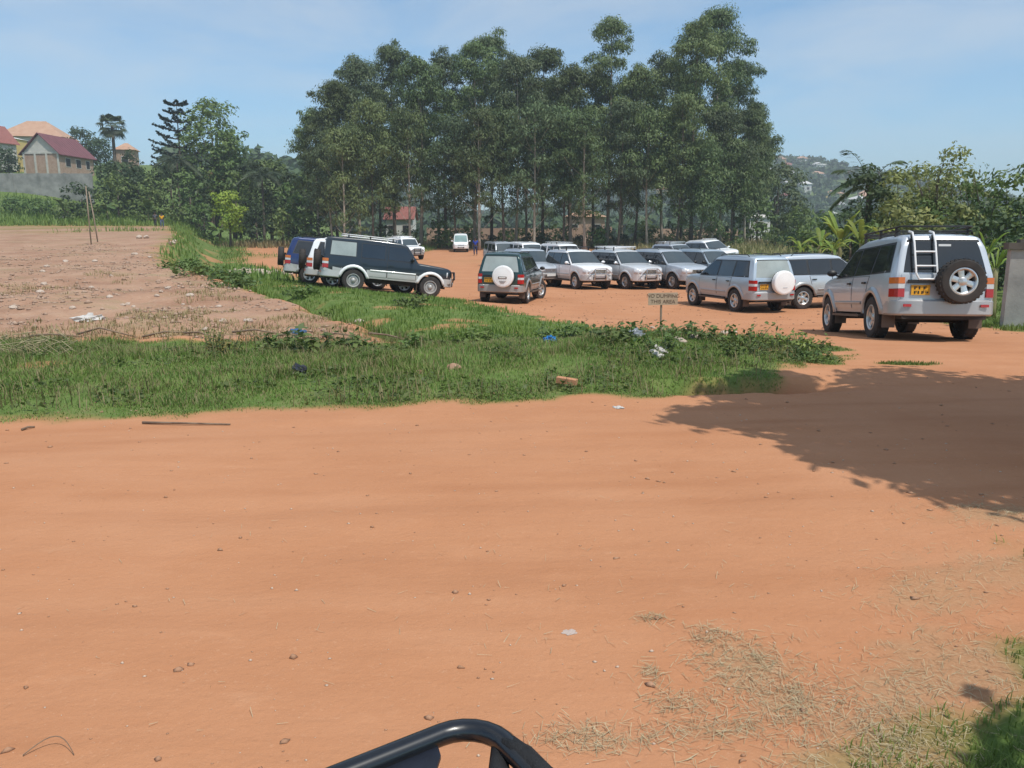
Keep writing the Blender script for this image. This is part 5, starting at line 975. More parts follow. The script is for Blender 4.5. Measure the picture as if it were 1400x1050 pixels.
# dry clippings on the road
def clippings(name, label, spots, n, seed, L=.09):
    r2 = np.random.RandomState(seed); ps = []
    for (x, y, rx, ry, k) in spots:
        q = r2.randn(int(n * k), 2) * np.array([rx, ry]) * .8; q += .35 * np.stack([fbm(q[:, 0] * 5 + x, q[:, 1] * 5, 2), fbm(q[:, 0] * 5, q[:, 1] * 5 + y, 2)], 1) * rx; ps.append(q + np.array([x, y]))
    p = np.concatenate(ps); m = len(p); az = r2.uniform(0, 6.28, m); le = L * (.3 + r2.rand(m)); d = np.stack([np.cos(az), np.sin(az)], 1) * le[:, None] * .5; s = np.stack([-np.sin(az), np.cos(az)], 1) * (.00065 * (.6 + r2.rand(m)))[:, None]; z = Hnp(p[:, 0], p[:, 1]) + .004 + .008 * r2.rand(m); k = .006 * r2.randn(m)
    V = np.stack([np.column_stack([p - d - s, z + k]), np.column_stack([p + d - s, z - k]), np.column_stack([p + d + s, z - k]), np.column_stack([p - d + s, z + k + .001])], 1).reshape(-1, 3)
    tag(link(name, mesh(name, V, np.arange(4 * m).reshape(m, 4), STRAWG if 'hay' in name else STRAW)), label, 'clippings', kind='stuff')
STRAWG = mat('hay_clippings', (.33, .27, .15), rough=.8, col2=(.50, .41, .26), vscale=25)
clippings('hay_clippings', 'dried grass clippings scattered on the red road', STRAWS, 470, 21, .05)
p_ = sow(30000, -14, -1.9, 12.6, 26, rs, 1.5); p_ = p_[(sdf(FIELD, p_[:, 0], p_[:, 1]) < 0) & (fbm(p_[:, 0] * .8, p_[:, 1] * .8 + 3, 3) + .35 * sstep(14.5, 12.8, p_[:, 1]) > .17)]
V, F = blades(p_, .09 * (.3 + rs.rand(len(p_))), .012 * (.6 + rs.rand(len(p_))), rs, .9); tag(link('field_weeds', mesh('field_weeds', V, F, G2)), 'thin dry weeds sprouting on the bare field', 'weeds', kind='stuff')
clippings('straw_bits', 'single straws lying about on the red road', [(-1.2, 3.6, 2.6, 1.0, .9), (.5, 3.2, 1.2, .8, .8), (1.5, 5.0, 1.6, 1.4, .5)], 170, 22, .05)
# ------------------------------------------------------------------ buildings
PLASTER = mat('pale_plaster', (.50, .48, .43), rough=.9, var=.12, vscale=1.2, bump=.004); BRICK = mat('raw_brick', (.34, .22, .16), rough=.95, col2=(.44, .31, .235), vscale=2.5, bump=.01, bscale=9); CONC = mat('weathered_concrete', (.17, .175, .16), rough=.95, col2=(.33, .325, .30), vscale=.7, bump=.01, bscale=6)
CONC2 = mat('grey_wall_render', (.26, .25, .235), rough=.95, col2=(.42, .40, .37), vscale=1.3, bump=.006, bscale=14); CONCD = mat('dark_coping', (.10, .085, .07), rough=.95, var=.25)
ROOFM = mat('maroon_roof_sheet', (.155, .05, .058), rough=.6, var=.15, vscale=.8); ROOFO = mat('orange_roof_tile', (.42, .24, .15), rough=.85, col2=(.50, .32, .22), vscale=.9, bump=.02, bscale=5); ROOFR = mat('red_roof_tile', (.27, .10, .08), rough=.8, var=.15); WHITEW = mat('white_wall', (.66, .65, .62), rough=.85, var=.06, vscale=.8); YELLOWW = mat('yellow_wall', (.62, .46, .17), rough=.85, var=.06); DARKO = mat('dark_opening', (.015, .014, .013), rough=.6); PINKW = mat('earth_pink_wall', (.40, .25, .19), rough=.95, col2=(.50, .34, .265), vscale=.5, bump=.01); TIMBER = mat('grey_timber', (.20, .155, .11), rough=.9, col2=(.34, .27, .20), vscale=6, aniso=(1, 1, .15))
def gable_house(name, label, x, y, z, rz, W, L, hw_, hr, wall, roof, over=.5, windows=(), piers=None, gable=None, rib=None):
    """ridge along local X, gable end at local -X"""
    root = empty(name, (x, y, z), rz); tag(root, label, 'house')
    b = MB(); b.box((0, 0, hw_ / 2 - .5), (L, W, hw_ + 1)); b.obj('wall', wall, root)
    for sx in (-1, 1):
        g = MB(); xx = sx * L / 2; g.add([(xx - sx * .2, -W / 2, hw_), (xx - sx * .2, W / 2, hw_), (xx - sx * .2, 0, hw_ + hr), (xx + sx * .01, -W / 2, hw_), (xx + sx * .01, W / 2, hw_), (xx + sx * .01, 0, hw_ + hr)], [(0, 1, 2), (5, 4, 3), (0, 3, 4, 1), (1, 4, 5, 2), (2, 5, 3, 0)]); g.obj('gable', gable or wall, root)
    sl = hr / (W / 2); e = W / 2 + over
    ro = MB()
    for sg in (-1, 1):
        x0, x1 = -L / 2 - over, L / 2 + over; zt, zb = hw_ + hr + .06, hw_ - over * sl + .06
        ro.add([(x0, 0, zt), (x1, 0, zt), (x1, sg * e, zb), (x0, sg * e, zb), (x0, 0, zt + .12), (x1, 0, zt + .12), (x1, sg * e, zb + .12), (x0, sg * e, zb + .12)], [(0, 1, 2, 3), (7, 6, 5, 4), (0, 3, 7, 4), (1, 5, 6, 2), (2, 6, 7, 3)])
    rf = ro.obj('roof', roof, root)
    if rib:
        for sg in (-1, 1):
            n = int((L + 2 * over) / rib)
            for k in range(n + 1):
                q = MB(); xx = -L / 2 - over + .05 + k * (L + 2 * over - .1) / n; q.tube([(xx, 0, hw_ + hr + .19), (xx, sg * e, hw_ - over * sl + .19)], .05, 4); q.obj('roof_rib', roof, rf)
    for (face, u, zz, w_, h_) in windows:
        if face == 'side': c = (u, -W / 2 - .01, zz); d = (w_, .08, h_); s2 = (w_ + .24, .06, h_ + .24)
        elif face == 'side2': c = (u, W / 2 + .01, zz); d = (w_, .08, h_); s2 = (w_ + .24, .06, h_ + .24)
        else: c = (-L / 2 - .01, u, zz); d = (.08, w_, h_); s2 = (.06, w_ + .24, h_ + .24)
        f = MB(); f.box(c, s2); fo = f.obj('window', PLASTER, root); f = MB(); f.box(c, (d[0] + (.02 if d[0] < .1 else 0), d[1] + (.02 if d[1] < .1 else 0), d[2])); f.obj('pane', DARKO, fo)
    if piers:
        for u in piers: q = MB(); q.box((-L / 2 - .06, u, hw_ / 2 - .2), (.16, .34, hw_ + .4)); q.obj('pier', PLASTER, root)
        q = MB(); q.box((-L / 2 - .05, 0, hw_), (.14, W, .3)); q.obj('ring_beam', PLASTER, root)
    return root
def hip_house(name, label, x, y, z, rz, L, W, h, hr, wall, roof, over=.7, windows=()):
    root = empty(name, (x, y, z), rz); tag(root, label, 'house'); b = MB(); b.box((0, 0, h / 2 - 1), (L, W, h + 2)); b.obj('wall', wall, root); e = MB(); a, c = L / 2 + over, W / 2 + over; r = max(.3, a - c)
    e.add([(-a, -c, h), (a, -c, h), (a, c, h), (-a, c, h), (-r, 0, h + hr), (r, 0, h + hr)], [(3, 2, 1, 0), (0, 1, 5, 4), (1, 2, 5), (2, 3, 4, 5), (3, 0, 4)]); e.obj('roof', roof, root)
    for (u, zz, w_, h_) in windows: f = MB(); f.box((u, -W / 2 - .01, zz), (w_ + .25, .06, h_ + .25)); fo = f.obj('window', PLASTER, root); f = MB(); f.box((u, -W / 2 - .02, zz), (w_, .08, h_)); f.obj('pane', DARKO, fo)
    return root
roofs_pale = None
gable_house('gabled_house', 'unfinished brick house with a maroon sheet roof on the hill', -84.38, 154.97, 12.91, R(84), 7.0, 10.0, 3.7, 3.3, BRICK, ROOFM, .5, [('side', -2.6, 2.2, 1.3, 1.4), ('side', .4, 2.2, 1.3, 1.4), ('side', 3.2, 2.2, 1.0, 1.4)], (-3.3, -1.1, 1.1, 3.3), PLASTER, .8)
hip_house('hipped_house', 'large house with a pale orange hipped tile roof on the hilltop', -107.73, 190, 17.64, R(8), 13, 9, 6, 3.9, PLASTER, ROOFO, .8, [(-4, 4.2, 1.5, 1.5), (0, 4.2, 1.5, 1.5), (4, 4.2, 1.5, 1.5)])
hip_house('yellow_house', 'small yellow-walled house below the orange-roofed one', -102.91, 172, 16.42, R(-5), 3.6, 4, 5.0, .5, YELLOWW, WHITEW, .2, [(0, 3.6, 1.0, 1.2)])
gable_house('gabled_house', 'white gabled house with a red roof at the hill end of the wall', -104.47, 165, 15.84, R(70), 6.4, 9, 4.5, 3.2, PLASTER, ROOFR, .5, [('end', 0, 3.0, 1.4, 1.4)], None, WHITEW)
hip_house('hipped_house', 'house whose orange roof peeps out beside the fan palm', -79.52, 172, 14.24, R(10), 3.6, 3.6, 5, 1.5, BRICK, ROOFO, .4, [(0, 3, 1.2, 1.2)])
hip_house('hipped_house', 'house with a brick red roof showing among the trees', -49.5, 135, 4.86, R(5), 4.2, 4, 6, 1.4, BRICK, ROOFR, .4)
gable_house('gabled_house', 'pale house with a red roof behind the eucalyptus trunks', -18.64, 138, 0.54, R(0), 5, 4.4, 4.2, 1.8, WHITEW, ROOFR, .4, [('side', -1.2, 2.4, 1.2, 1.3), ('side', 1.2, 2.4, 1.2, 1.3)])
hip_house('shed', 'low white shed at the hill end of the grove', 33.05, 112, 1.7, R(12), 3.0, 3.2, 2.6, .7, WHITEW, mat('pale_roof_sheet', (.62, .61, .58), rough=.6), .3, [(0, 1.6, .8, .8)])
hip_house('hipped_house', 'brick house with a red roof seen between the tree trunks', 13.41, 150, 0.26, R(-6), 7, 6, 5, 1.4, PINKW, ROOFO, .5, [(-2, 3, 1.4, 1.3), (2, 3, 1.4, 1.3)])
def panel_wall(name, label, p0, p1, h, m, step, cap=None, thick=.22, cat='wall', zt=None):
    root = empty(name, (p0[0], p0[1], H(*p0))); tag(root, label, cat); d = Vector((p1[0] - p0[0], p1[1] - p0[1])); n = max(1, round(d.length / step)); a = math.atan2(d.y, d.x)
    for i in range(n):
        c = Vector(p0) + d * ((i + .5) / n); z0 = H(c.x, c.y); top = (zt if zt is not None else z0 + h); lz = min(z0, root.location.z) - 1.2
        b = MB(); b.box((c.x - p0[0], c.y - p0[1], (top + lz) / 2 - root.location.z), (d.length / n - .30, thick, top - lz), a); b.obj('panel', m, root)
        if cap: b = MB(); b.box((c.x - p0[0], c.y - p0[1], top - root.location.z + .06), (d.length / n, thick + .12, .12), a); b.obj('coping', cap, root)
    for i in range(n + 1):
        c = Vector(p0) + d * (i / n); z0 = H(c.x, c.y); top = (zt if zt is not None else z0 + h); lz = min(z0, root.location.z) - 1.2
        b = MB(); b.box((c.x - p0[0], c.y - p0[1], (top + lz) / 2 - root.location.z + (.0 if cap else .08)), (.34, thick + .12, top - lz), a); b.obj('pier', m, root)
        if cap: b = MB(); b.box((c.x - p0[0], c.y - p0[1], top - root.location.z + .09), (.50, thick + .26, .16), a); b.obj('pier_cap', cap, root)
    return root
panel_wall('concrete_wall', 'long stained grey concrete wall on the slope below the houses', (-116.26, 130), (-67.05, 132), 3.5, CONC, 4.0, zt=11.64)
panel_wall('boundary_wall', 'pinkish brown wall seen between the eucalyptus trunks', (-13.99, 136), (16.42, 136), 2.6, PINKW, 6.0)
panel_wall('boundary_wall', 'shorter pinkish wall behind the hill end of the grove', (22.54, 140), (38.81, 140), 2.4, PINKW, 6.0)
panel_wall('concrete_wall', 'grey rendered wall with a dark coping beside the near silver car', (12.15, 19.6), (18.4, 17.6), 1.85, CONC2, 3.2, CONCD, .22)
# far hillside houses -----------------------------------------------------------
rh = random.Random(31); HG = 'small houses scattered over the hazy hillside'
roofs = [(ROOFO, 'orange'), (ROOFR, 'red'), (mat('grey_roof_sheet', (.42, .42, .42), rough=.6), 'grey'), (mat('pale_roof_sheet', (.62, .61, .58), rough=.6), 'pale')]
hwalls = [(WHITEW, 'white'), (PINKW, 'pinkish'), (YELLOWW, 'yellowish'), (BRICK, 'brick')]
for (x, y, k, s) in [(174.44, 420.93, 4, 9.97), (219.74, 662.26, 9, 9.53), (254.93, 621.09, 13, 10.51), (280.21, 666.43, 0, 12.14), (286.18, 661.93, 5, 11.19), (207.09, 607.54, 3, 11.28), (237.53, 729.28, 8, 8.71), (225.63, 738.66, 15, 7.53), (223.92, 552.39, 4, 7.12), (196.4, 554.38, 3, 7.27), (150.79, 398.87, 10, 10.31), (209.51, 497.21, 7, 12.99), (138.83, 412.33, 1, 12.69), (215.16, 502.48, 8, 7.94), (225.28, 744.47, 10, 9.16), (234.27, 741.92, 12, 9.76), (239.15, 650.43, 3, 10.72), (251.95, 592.95, 13, 10.81), (305.59, 773.3, 13, 12.87), (224.34, 610.34, 0, 11.73), (220.53, 512.25, 12, 10.69), (154.21, 405.23, 10, 9.8), (205.18, 528.08, 8, 11.43), (120.6, 405.44, 0, 12.78), (188.82, 571.65, 10, 8.06), (224.89, 698.4, 8, 8.8), (245.38, 704.35, 0, 12.83), (168.87, 435.2, 7, 10.92), (172.06, 517.67, 13, 10.9), (195.75, 632.3, 10, 11.05), (235.83, 720.1, 5, 7.48), (186.97, 471.57, 14, 8.62), (61.85, 394.24, 6, 8.89), (113.54, 621.43, 8, 9.04), (73.85, 415.92, 11, 10.54), (-15.78, 597.73, 8, 9.79), (40.49, 501.97, 13, 7.21), (-14.07, 463.82, 15, 12.66), (163.1, 794.5, 13, 10.35), (176.0, 681.25, 1, 11.47)]:
    rf, rn = roofs[k % 4]; wl, wn = hwalls[(k // 4) % 4]; h = rh.uniform(3.5, 6.5)
    hip_house('hillside_house', '%s-walled house with %s roof on the hazy hillside' % (wn, rn), x, y, H(x, y), rh.uniform(-.5, .5), s, s * .75, h, 2.2, wl, rf, .6, [(-s * .25, h * .55, 1.6, 1.5), (s * .2, h * .55, 1.6, 1.5)])['group'] = HG
def woodland(name, label, n, seed):
    rs_ = np.random.RandomState(seed); cs = []; rads = []
    while len(cs) < n:
        y = rs_.uniform(260, 860); x = y * rs_.uniform(-.42, .62); cs.append((x, y, H(x, y) + 3)); rads.append(rs_.uniform(3, 6.5))
        cs.append((x + rs_.uniform(-4, 4), y, cs[-1][2] + rs_.uniform(1, 4))); rads.append(rs_.uniform(2, 4))
    V, F = puffs(cs, rads, 1.9, 3.2, .6, rs_); tag(link(name, mesh(name, V, F, L_DARK)), label, 'wood', kind='stuff')
woodland('woodland', 'hazy woodland spread over the distant hillside', 4200, 5)
for (x, y, h) in [(284.99, 815, 18), (323.66, 815, 17)]:
    m = MB()
    for k in range(3): a = k * 2.094; m.tube([(math.cos(a) * 1.1, math.sin(a) * 1.1, 0), (math.cos(a) * .25, math.sin(a) * .25, h)], .14, 5)
    for q in range(8): zz = h * (q + .5) / 8; r = 1.1 - .85 * (q + .5) / 8; m.tube([(math.cos(k * 2.094) * r, math.sin(k * 2.094) * r, zz) for k in range(3)], .07, 4, closed=True)
    tag(m.obj('radio_mast', mat('mast_steel', (.35, .36, .37), rough=.6, metal=.4), loc=(x, y, H(x, y) - 1)), 'thin lattice radio mast on the distant hilltop', 'mast', 'radio masts on the hilltop')

# ------------------------------------------------------------------ small things
STONE = mat('pale_stone', (.42, .32, .245), rough=.95, col2=(.55, .46, .38), vscale=8, bump=.004, bscale=30); STONEW = mat('white_rubble', (.55, .52, .48), rough=.95, var=.1, vscale=10); STONER = mat('red_stone', (.38, .22, .14), rough=.95, col2=(.50, .31, .21), vscale=9, bump=.004)
def rock(name, label, x, y, s, m, seed, group=None, cat='stone', flat=.65, sink=.25):
    rnd = random.Random(seed); bm = bmesh.new(); bmesh.ops.create_icosphere(bm, subdivisions=2, radius=1)
    a = [Vector((rnd.gauss(0, 1), rnd.gauss(0, 1), rnd.gauss(0, 1))).normalized() for _ in range(6)]; o_ = [rnd.uniform(.55, .95) for _ in a]
    for v in bm.verts:
        for d, t in zip(a, o_):
            q = v.co.dot(d)
            if q > t: v.co -= d * (q - t)
        v.co *= 1 + rnd.uniform(-.05, .05); v.co = Vector((v.co.x * s * 1.2, v.co.y * s * .9, v.co.z * s * flat))
    me = bpy.data.meshes.new(name); bm.to_mesh(me); bm.free(); me.materials.append(m); o = link(name, me, None, (x, y, H(x, y) + s * flat * (1 - 2 * sink) * .5), (0, 0, rnd.uniform(0, 6))); tag(o, label, cat, group); return o
FS = 'pale stone lying on the bare field'; FG = 'pale stones on the bare field'; rf_ = random.Random(17)
for (x, y, s) in [(-16.77, 29.29, 0.12), (-15.32, 26.48, 0.1), (-9.3, 18.66, 0.08), (-8.51, 17.62, 0.06), (-8.46, 17.77, 0.07), (-8.23, 17.52, 0.06), (-7.4, 18.12, 0.05), (-11.26, 21.66, 0.08), (-12.35, 24.99, 0.07), (-9.12, 21.46, 0.09), (-15.8, 35.52, 0.08), (-27.1, 59.41, 0.26), (-26.52, 59.31, 0.23), (-17.1, 36.91, 0.16), (-12.83, 22.18, 0.1), (-10.29, 16.61, 0.09), (-18.08, 32.96, 0.12), (-8.96, 21.77, 0.05), (-7.52, 18.86, 0.09), (-6.44, 17.72, 0.06), (-8.33, 19.18, 0.06), (-16.82, 32.81, 0.12), (-5.28, 14.66, 0.08), (-5.15, 13.44, 0.07), (-4.83, 14.71, 0.1), (-20.06, 48.17, 0.18), (-21.76, 52.61, 0.16), (-8.29, 18.86, 0.06), (-11.99, 20.53, 0.09), (-9.14, 16.76, 0.07)]: rock('stone', FS, x, y, s, STONE, rf_.randint(0, 9999), FG)
for (x, y, s) in [(-12.5, 38.68, 0.17), (-13.59, 39.14, 0.17), (-12.28, 37.54, 0.27), (-12.57, 39.4, 0.24), (-12.49, 39.28, 0.18), (-12.68, 40.59, 0.21), (-13.54, 39.76, 0.14), (-12.33, 39.66, 0.16), (-11.24, 40.52, 0.28), (-12.04, 40.05, 0.19), (-12.8, 40.27, 0.24), (-13.05, 39.06, 0.17), (-12.73, 39.91, 0.23), (-12.71, 38.64, 0.15), (-12.37, 40.28, 0.24), (-12.49, 38.64, 0.27), (-13.02, 38.83, 0.2), (-13.46, 39.53, 0.21), (-12.81, 38.56, 0.18), (-13.43, 39.19, 0.15), (-13.12, 39.93, 0.28), (-12.11, 39.16, 0.28), (-12.49, 38.82, 0.21), (-11.88, 40.65, 0.25), (-11.86, 38.46, 0.25), (-12.67, 38.35, 0.16)]: rock('rubble_stone', 'pale stone in the rubble pile beside the deep blue car', x, y, s, STONE, rf_.randint(0, 9999), 'stones of the rubble pile by the blue car', flat=.8)
for (x, y, s) in [(3.23, 18.43, 0.07), (3.42, 18.18, 0.05), (3.4, 17.47, 0.06), (3.31, 16.47, 0.08), (2.35, 11.38, 0.05), (2.37, 11.23, 0.05), (2.37, 11.07, 0.05), (2.63, 11.48, 0.09), (3.52, 14.91, 0.06), (3.84, 17.67, 0.05), (4.3, 16.22, 0.08), (4.63, 16.57, 0.05)]: rock('stone', 'pinkish stone at the foot of the wooden sign', x, y, s, STONE, rf_.randint(0, 9999), 'stones around the sign post')
for (x, y, s) in [(1.85, 10.45, 0.06), (1.87, 10.35, 0.06), (1.95, 10.55, 0.06), (1.97, 10.45, 0.07), (2.03, 10.61, 0.06), (1.91, 10.24, 0.06), (2.01, 10.4, 0.04), (1.95, 10.71, 0.06)]: rock('rubble_stone', 'white rubble lump in the weeds below the sign', x, y, s, STONEW, rf_.randint(0, 9999), 'white rubble below the sign')
rock('stone', 'brownish stone lying in the verge grass beside a smaller one', -0.72, 9.82, .085, STONER, 5); rock('stone', 'smaller brownish stone in the verge grass', -1.11, 9.56, .07, STONER, 6); rock('stone', 'round pale stone at the tip of the bare field', -3.89, 20.5, .12, STONE, 9)
rock('stone', 'big white stone at the back edge of the bare field', -60.76, 111.04, .75, STONEW, 12)
# clods: countless crumbs of earth
def clods(name, label, n, seed, region, s0, m):
    r2 = np.random.RandomState(seed); p = region(n, r2); s = s0 * (.35 + 1.1 * r2.rand(len(p)) ** 3); ico = np.array([(0, 0, 1), (.9, 0, .1), (.2, .85, 0), (-.8, .4, .05), (-.6, -.75, 0), (.4, -.8, .1), (0, 0, -.6)]); fc = np.array([(0, 1, 2), (0, 2, 3), (0, 3, 4), (0, 4, 5), (0, 5, 1), (6, 2, 1), (6, 3, 2), (6, 4, 3), (6, 5, 4), (6, 1, 5)])
    k = len(p); a = r2.uniform(0, 6.28, k); c, sn = np.cos(a), np.sin(a); j = ico[None] * (1 + .3 * r2.randn(k, 7, 1)); X = (j[..., 0] * c[:, None] - j[..., 1] * sn[:, None]) * s[:, None] * 1.2 + p[:, :1]; Y = (j[..., 0] * sn[:, None] + j[..., 1] * c[:, None]) * s[:, None] + p[:, 1:2]; Z = j[..., 2] * s[:, None] * .7 + (Hnp(p[:, 0], p[:, 1]) + s * .15)[:, None]
    V = np.stack([X, Y, Z], -1).reshape(-1, 3); F = (np.arange(k)[:, None, None] * 7 + fc[None]).reshape(-1, 3); tag(link(name, mesh(name, V, F, m)), label, 'soil', kind='stuff')
SOILC = mat('earth_clod', (.33, .175, .10), rough=1, col2=(.45, .26, .16), vscale=2); SOILF = mat('field_clod', (.31, .20, .14), rough=1, col2=(.45, .32, .235), vscale=1)
clods('soil_crumbs', 'crumbs of red earth strewn over the road', 700, 2, lambda n, r: np.stack([r.uniform(-5, 6, n), 2 + 8.5 * r.rand(n) ** 1.2], 1), .013, SOILC)
clods('pale_grit', 'pale grit and tiny stones on the road', 900, 9, lambda n, r: np.stack([r.uniform(-4, 4, n), 2 + 6 * r.rand(n) ** 1.3], 1), .007, mat('pale_grit', (.55, .42, .32), rough=1, var=.15))
def _fr(n, r):
    p = np.stack([r.uniform(-26, -1.5, n), 12.8 + 36 * r.rand(n) ** 1.6], 1); return p[(sdf(FIELD, p[:, 0], p[:, 1]) < -.05) & (fbm(p[:, 0] * .45 + 4, p[:, 1] * .45, 3) + .25 * r.randn(len(p)) > .02)]
clods('field_clods', 'clods and small stones covering the bare field', 30000, 3, _fr, .048, SOILF)
clods('lot_crumbs', 'loose stones on the parking ground', 900, 6, lambda n, r: np.stack([r.uniform(-2, 13, n), r.uniform(16, 36, n)], 1), .03, SOILC)
# litter
def crumple(name, label, x, y, s, m, seed, cat='bag', flat=.5):
    rnd = random.Random(seed); bm = bmesh.new(); bmesh.ops.create_icosphere(bm, subdivisions=3, radius=1)
    for v in bm.verts:
        n = v.co.copy(); q = 1 + .35 * math.sin(n.x * 4.1 + seed) * math.sin(n.y * 5.3 + seed) + .22 * math.sin(n.z * 9 + n.x * 7) + rnd.uniform(-.13, .13); v.co = Vector((n.x * q * s * 1.25, n.y * q * s, n.z * q * s * flat))
    me = bpy.data.meshes.new(name); bm.to_mesh(me); bm.free(); me.materials.append(m); tag(link(name, me, None, (x, y, H(x, y) + s * flat * .55), (0, 0, rnd.uniform(0, 6))), label, cat)
BLUEB = mat('blue_plastic', (.02, .20, .52), rough=.35, var=.15); 
crumple('plastic_bag', 'bright blue plastic bag lying in the verge grass', 0.57, 12.07, .075, BLUEB, 3, flat=.8); crumple('plastic_bag', 'dark blue plastic bag at the tip of the bare field', -3.57, 13.38, .10, mat('dark_blue_plastic', (.03, .10, .22), rough=.35, var=.3), 4, flat=.7)
crumple('plastic_bag', 'black plastic bag crumpled in the verge grass', -2.58, 9.61, .09, mat('black_plastic', (.02, .021, .028), rough=.3), 6, flat=.75); crumple('plastic_sack', 'white sack lying at the edge of the bare field', -7.96, 15.11, .19, STONEW, 8, 'sack', .45)
crumple('plastic_bag', 'grey plastic bag in the weeds beside the sign post', 1.76, 11.48, .10, mat('grey_plastic', (.23, .25, .28), rough=.4, var=.2), 9, flat=.8); crumple('paper_scrap', 'scrap of clear plastic pressed into the red road', 0.25, 3.25, .022, mat('clear_scrap', (.50, .40, .34), rough=.4), 10, 'litter', .12); crumple('paper_scrap', 'white paper scrap at the road edge near the brick', 1.07, 7.92, .045, STONEW, 11, 'litter', .15)
b = MB(); b.box((0, 0, .035), (.23, .085, .065)); tag(b.obj('brick', mat('orange_brick', (.52, .25, .13), rough=.9, var=.12, vscale=9), None, loc=(0.61, 8.85, H(0.61, 8.85) + .035), rot=(.05, .1, -.35)), 'orange brick lying loose in the verge grass', 'brick')
def stick(name, label, pts, r, m, cat='stick', lift=None):
    mb = MB(); mb.tube([(x, y, H(x, y) + (z if lift is None else lift)) for x, y, z in pts], [r * (1 - .4 * i / (len(pts) - 1)) for i in range(len(pts))], 6); return tag(mb.obj(name, m, None, True), label, cat)
DRYB = mat('dead_wood', (.14, .09, .06), rough=.95, col2=(.26, .19, .13), vscale=12)
stick('stick', 'long thin dead stick on the road along the grass edge', [(-3.42, 7.26, 0.015), (-2.99, 7.21, 0.02), (-2.59, 7.21, 0.01)], .012, DRYB); stick('stick', 'short dead stick lying near the grass edge', [(-4.39, 7.01, 0.01), (-4.36, 7.06, 0.02), (-4.33, 7.11, 0.01)], .012, DRYB)
stick('dry_stem', 'dry curved stem lying beside the motorcycle', [(-1.62 + .17 * q / 10, 2.40 + .05 * math.sin(math.pi * q / 10), .005 + .035 * math.sin(math.pi * q / 10)) for q in range(11)], .0022, DRYB, 'stem')
for i, (x, y, dx, dy) in enumerate([(-7.9, 13.11, 0.93, -0.16), (-7.2, 13.25, 1.06, -0.18), (-6.0, 12.99, 0.84, 0.13), (-5.3, 12.95, 0.61, -0.1), (-4.6, 13.17, 0.95, -0.04), (-3.9, 13.02, 0.74, -0.06), (-3.1, 13.05, 0.55, 0.0), (-2.4, 13.38, 0.75, 0.1)]): stick('dead_branch', 'dead branch lying along the near edge of the bare field', [(x, y, .04), (x + dx * .4, y + dy * .4, .09), (x + dx, y + dy, .03)], .018, DRYB, 'branch')['group'] = 'dead branches along the field edge'
# two bare poles in the field
for i, (x, y, h, ln) in enumerate([(-24.86, 48.25, 3.4, -0.02), (-25.65, 50.62, 3.04, -0.3)]):
    p = MB(); p.tube([(0, 0, -.3), (ln * .4, 0, h * .5), (ln, .03, h)], [.042, .038, .03], 8); tag(p.obj('pole', TIMBER, None, True, loc=(x, y, H(x, y))), ['straight bare wooden pole standing in the bare field', 'leaning brown pole propped beside the straight one'][i], 'pole')
# sign -------------------------------------------------------------------------
sx, sy = 3.07, 16.57; sr = empty('wooden_sign', (sx, sy, H(sx, sy)), R(-6)); tag(sr, 'small hand-lettered wooden board on a thin post among the weeds', 'sign')
SIGNB = mat('sign_board', (.44, .31, .21), rough=.85, col2=(.54, .41, .29), vscale=7, aniso=(.3, 1, 3)); SB = (0.59, 0.25, 0.03, 0.6)
p = MB(); p.tube([(0.01, .03, -.3), (0, .03, SB[0] + .1)], .022, 6); p.obj('post', TIMBER, sr)
b = MB(); b.box((SB[2], 0, SB[0] + SB[1] / 2), (SB[3], .022, SB[1]), Matrix.Rotation(R(-1.5), 3, 'Y')); bo = b.obj('board', SIGNB, sr)
for ln, (txt, zz) in enumerate((('NO DUMPING', .66), ('THIS AREA', .20))):
    cu = bpy.data.curves.new('lettering', 'FONT'); cu.body = txt; cu.size = SB[1] * .42; cu.align_x = 'CENTER'; cu.extrude = .001; cu.offset = .0
    to = bpy.data.objects.new('tmp', cu); C.objects.link(to); dg = bpy.context.evaluated_depsgraph_get(); me = bpy.data.meshes.new_from_object(to.evaluated_get(dg)); C.objects.unlink(to); bpy.data.objects.remove(to)
    me.materials.clear(); me.materials.append(mat('brown_paint', (.12, .065, .04), rough=.8)); link('lettering', me, bo, (SB[2], -.0135, SB[0] + SB[1] * zz - SB[1] * .06), (R(90), 0, 0))
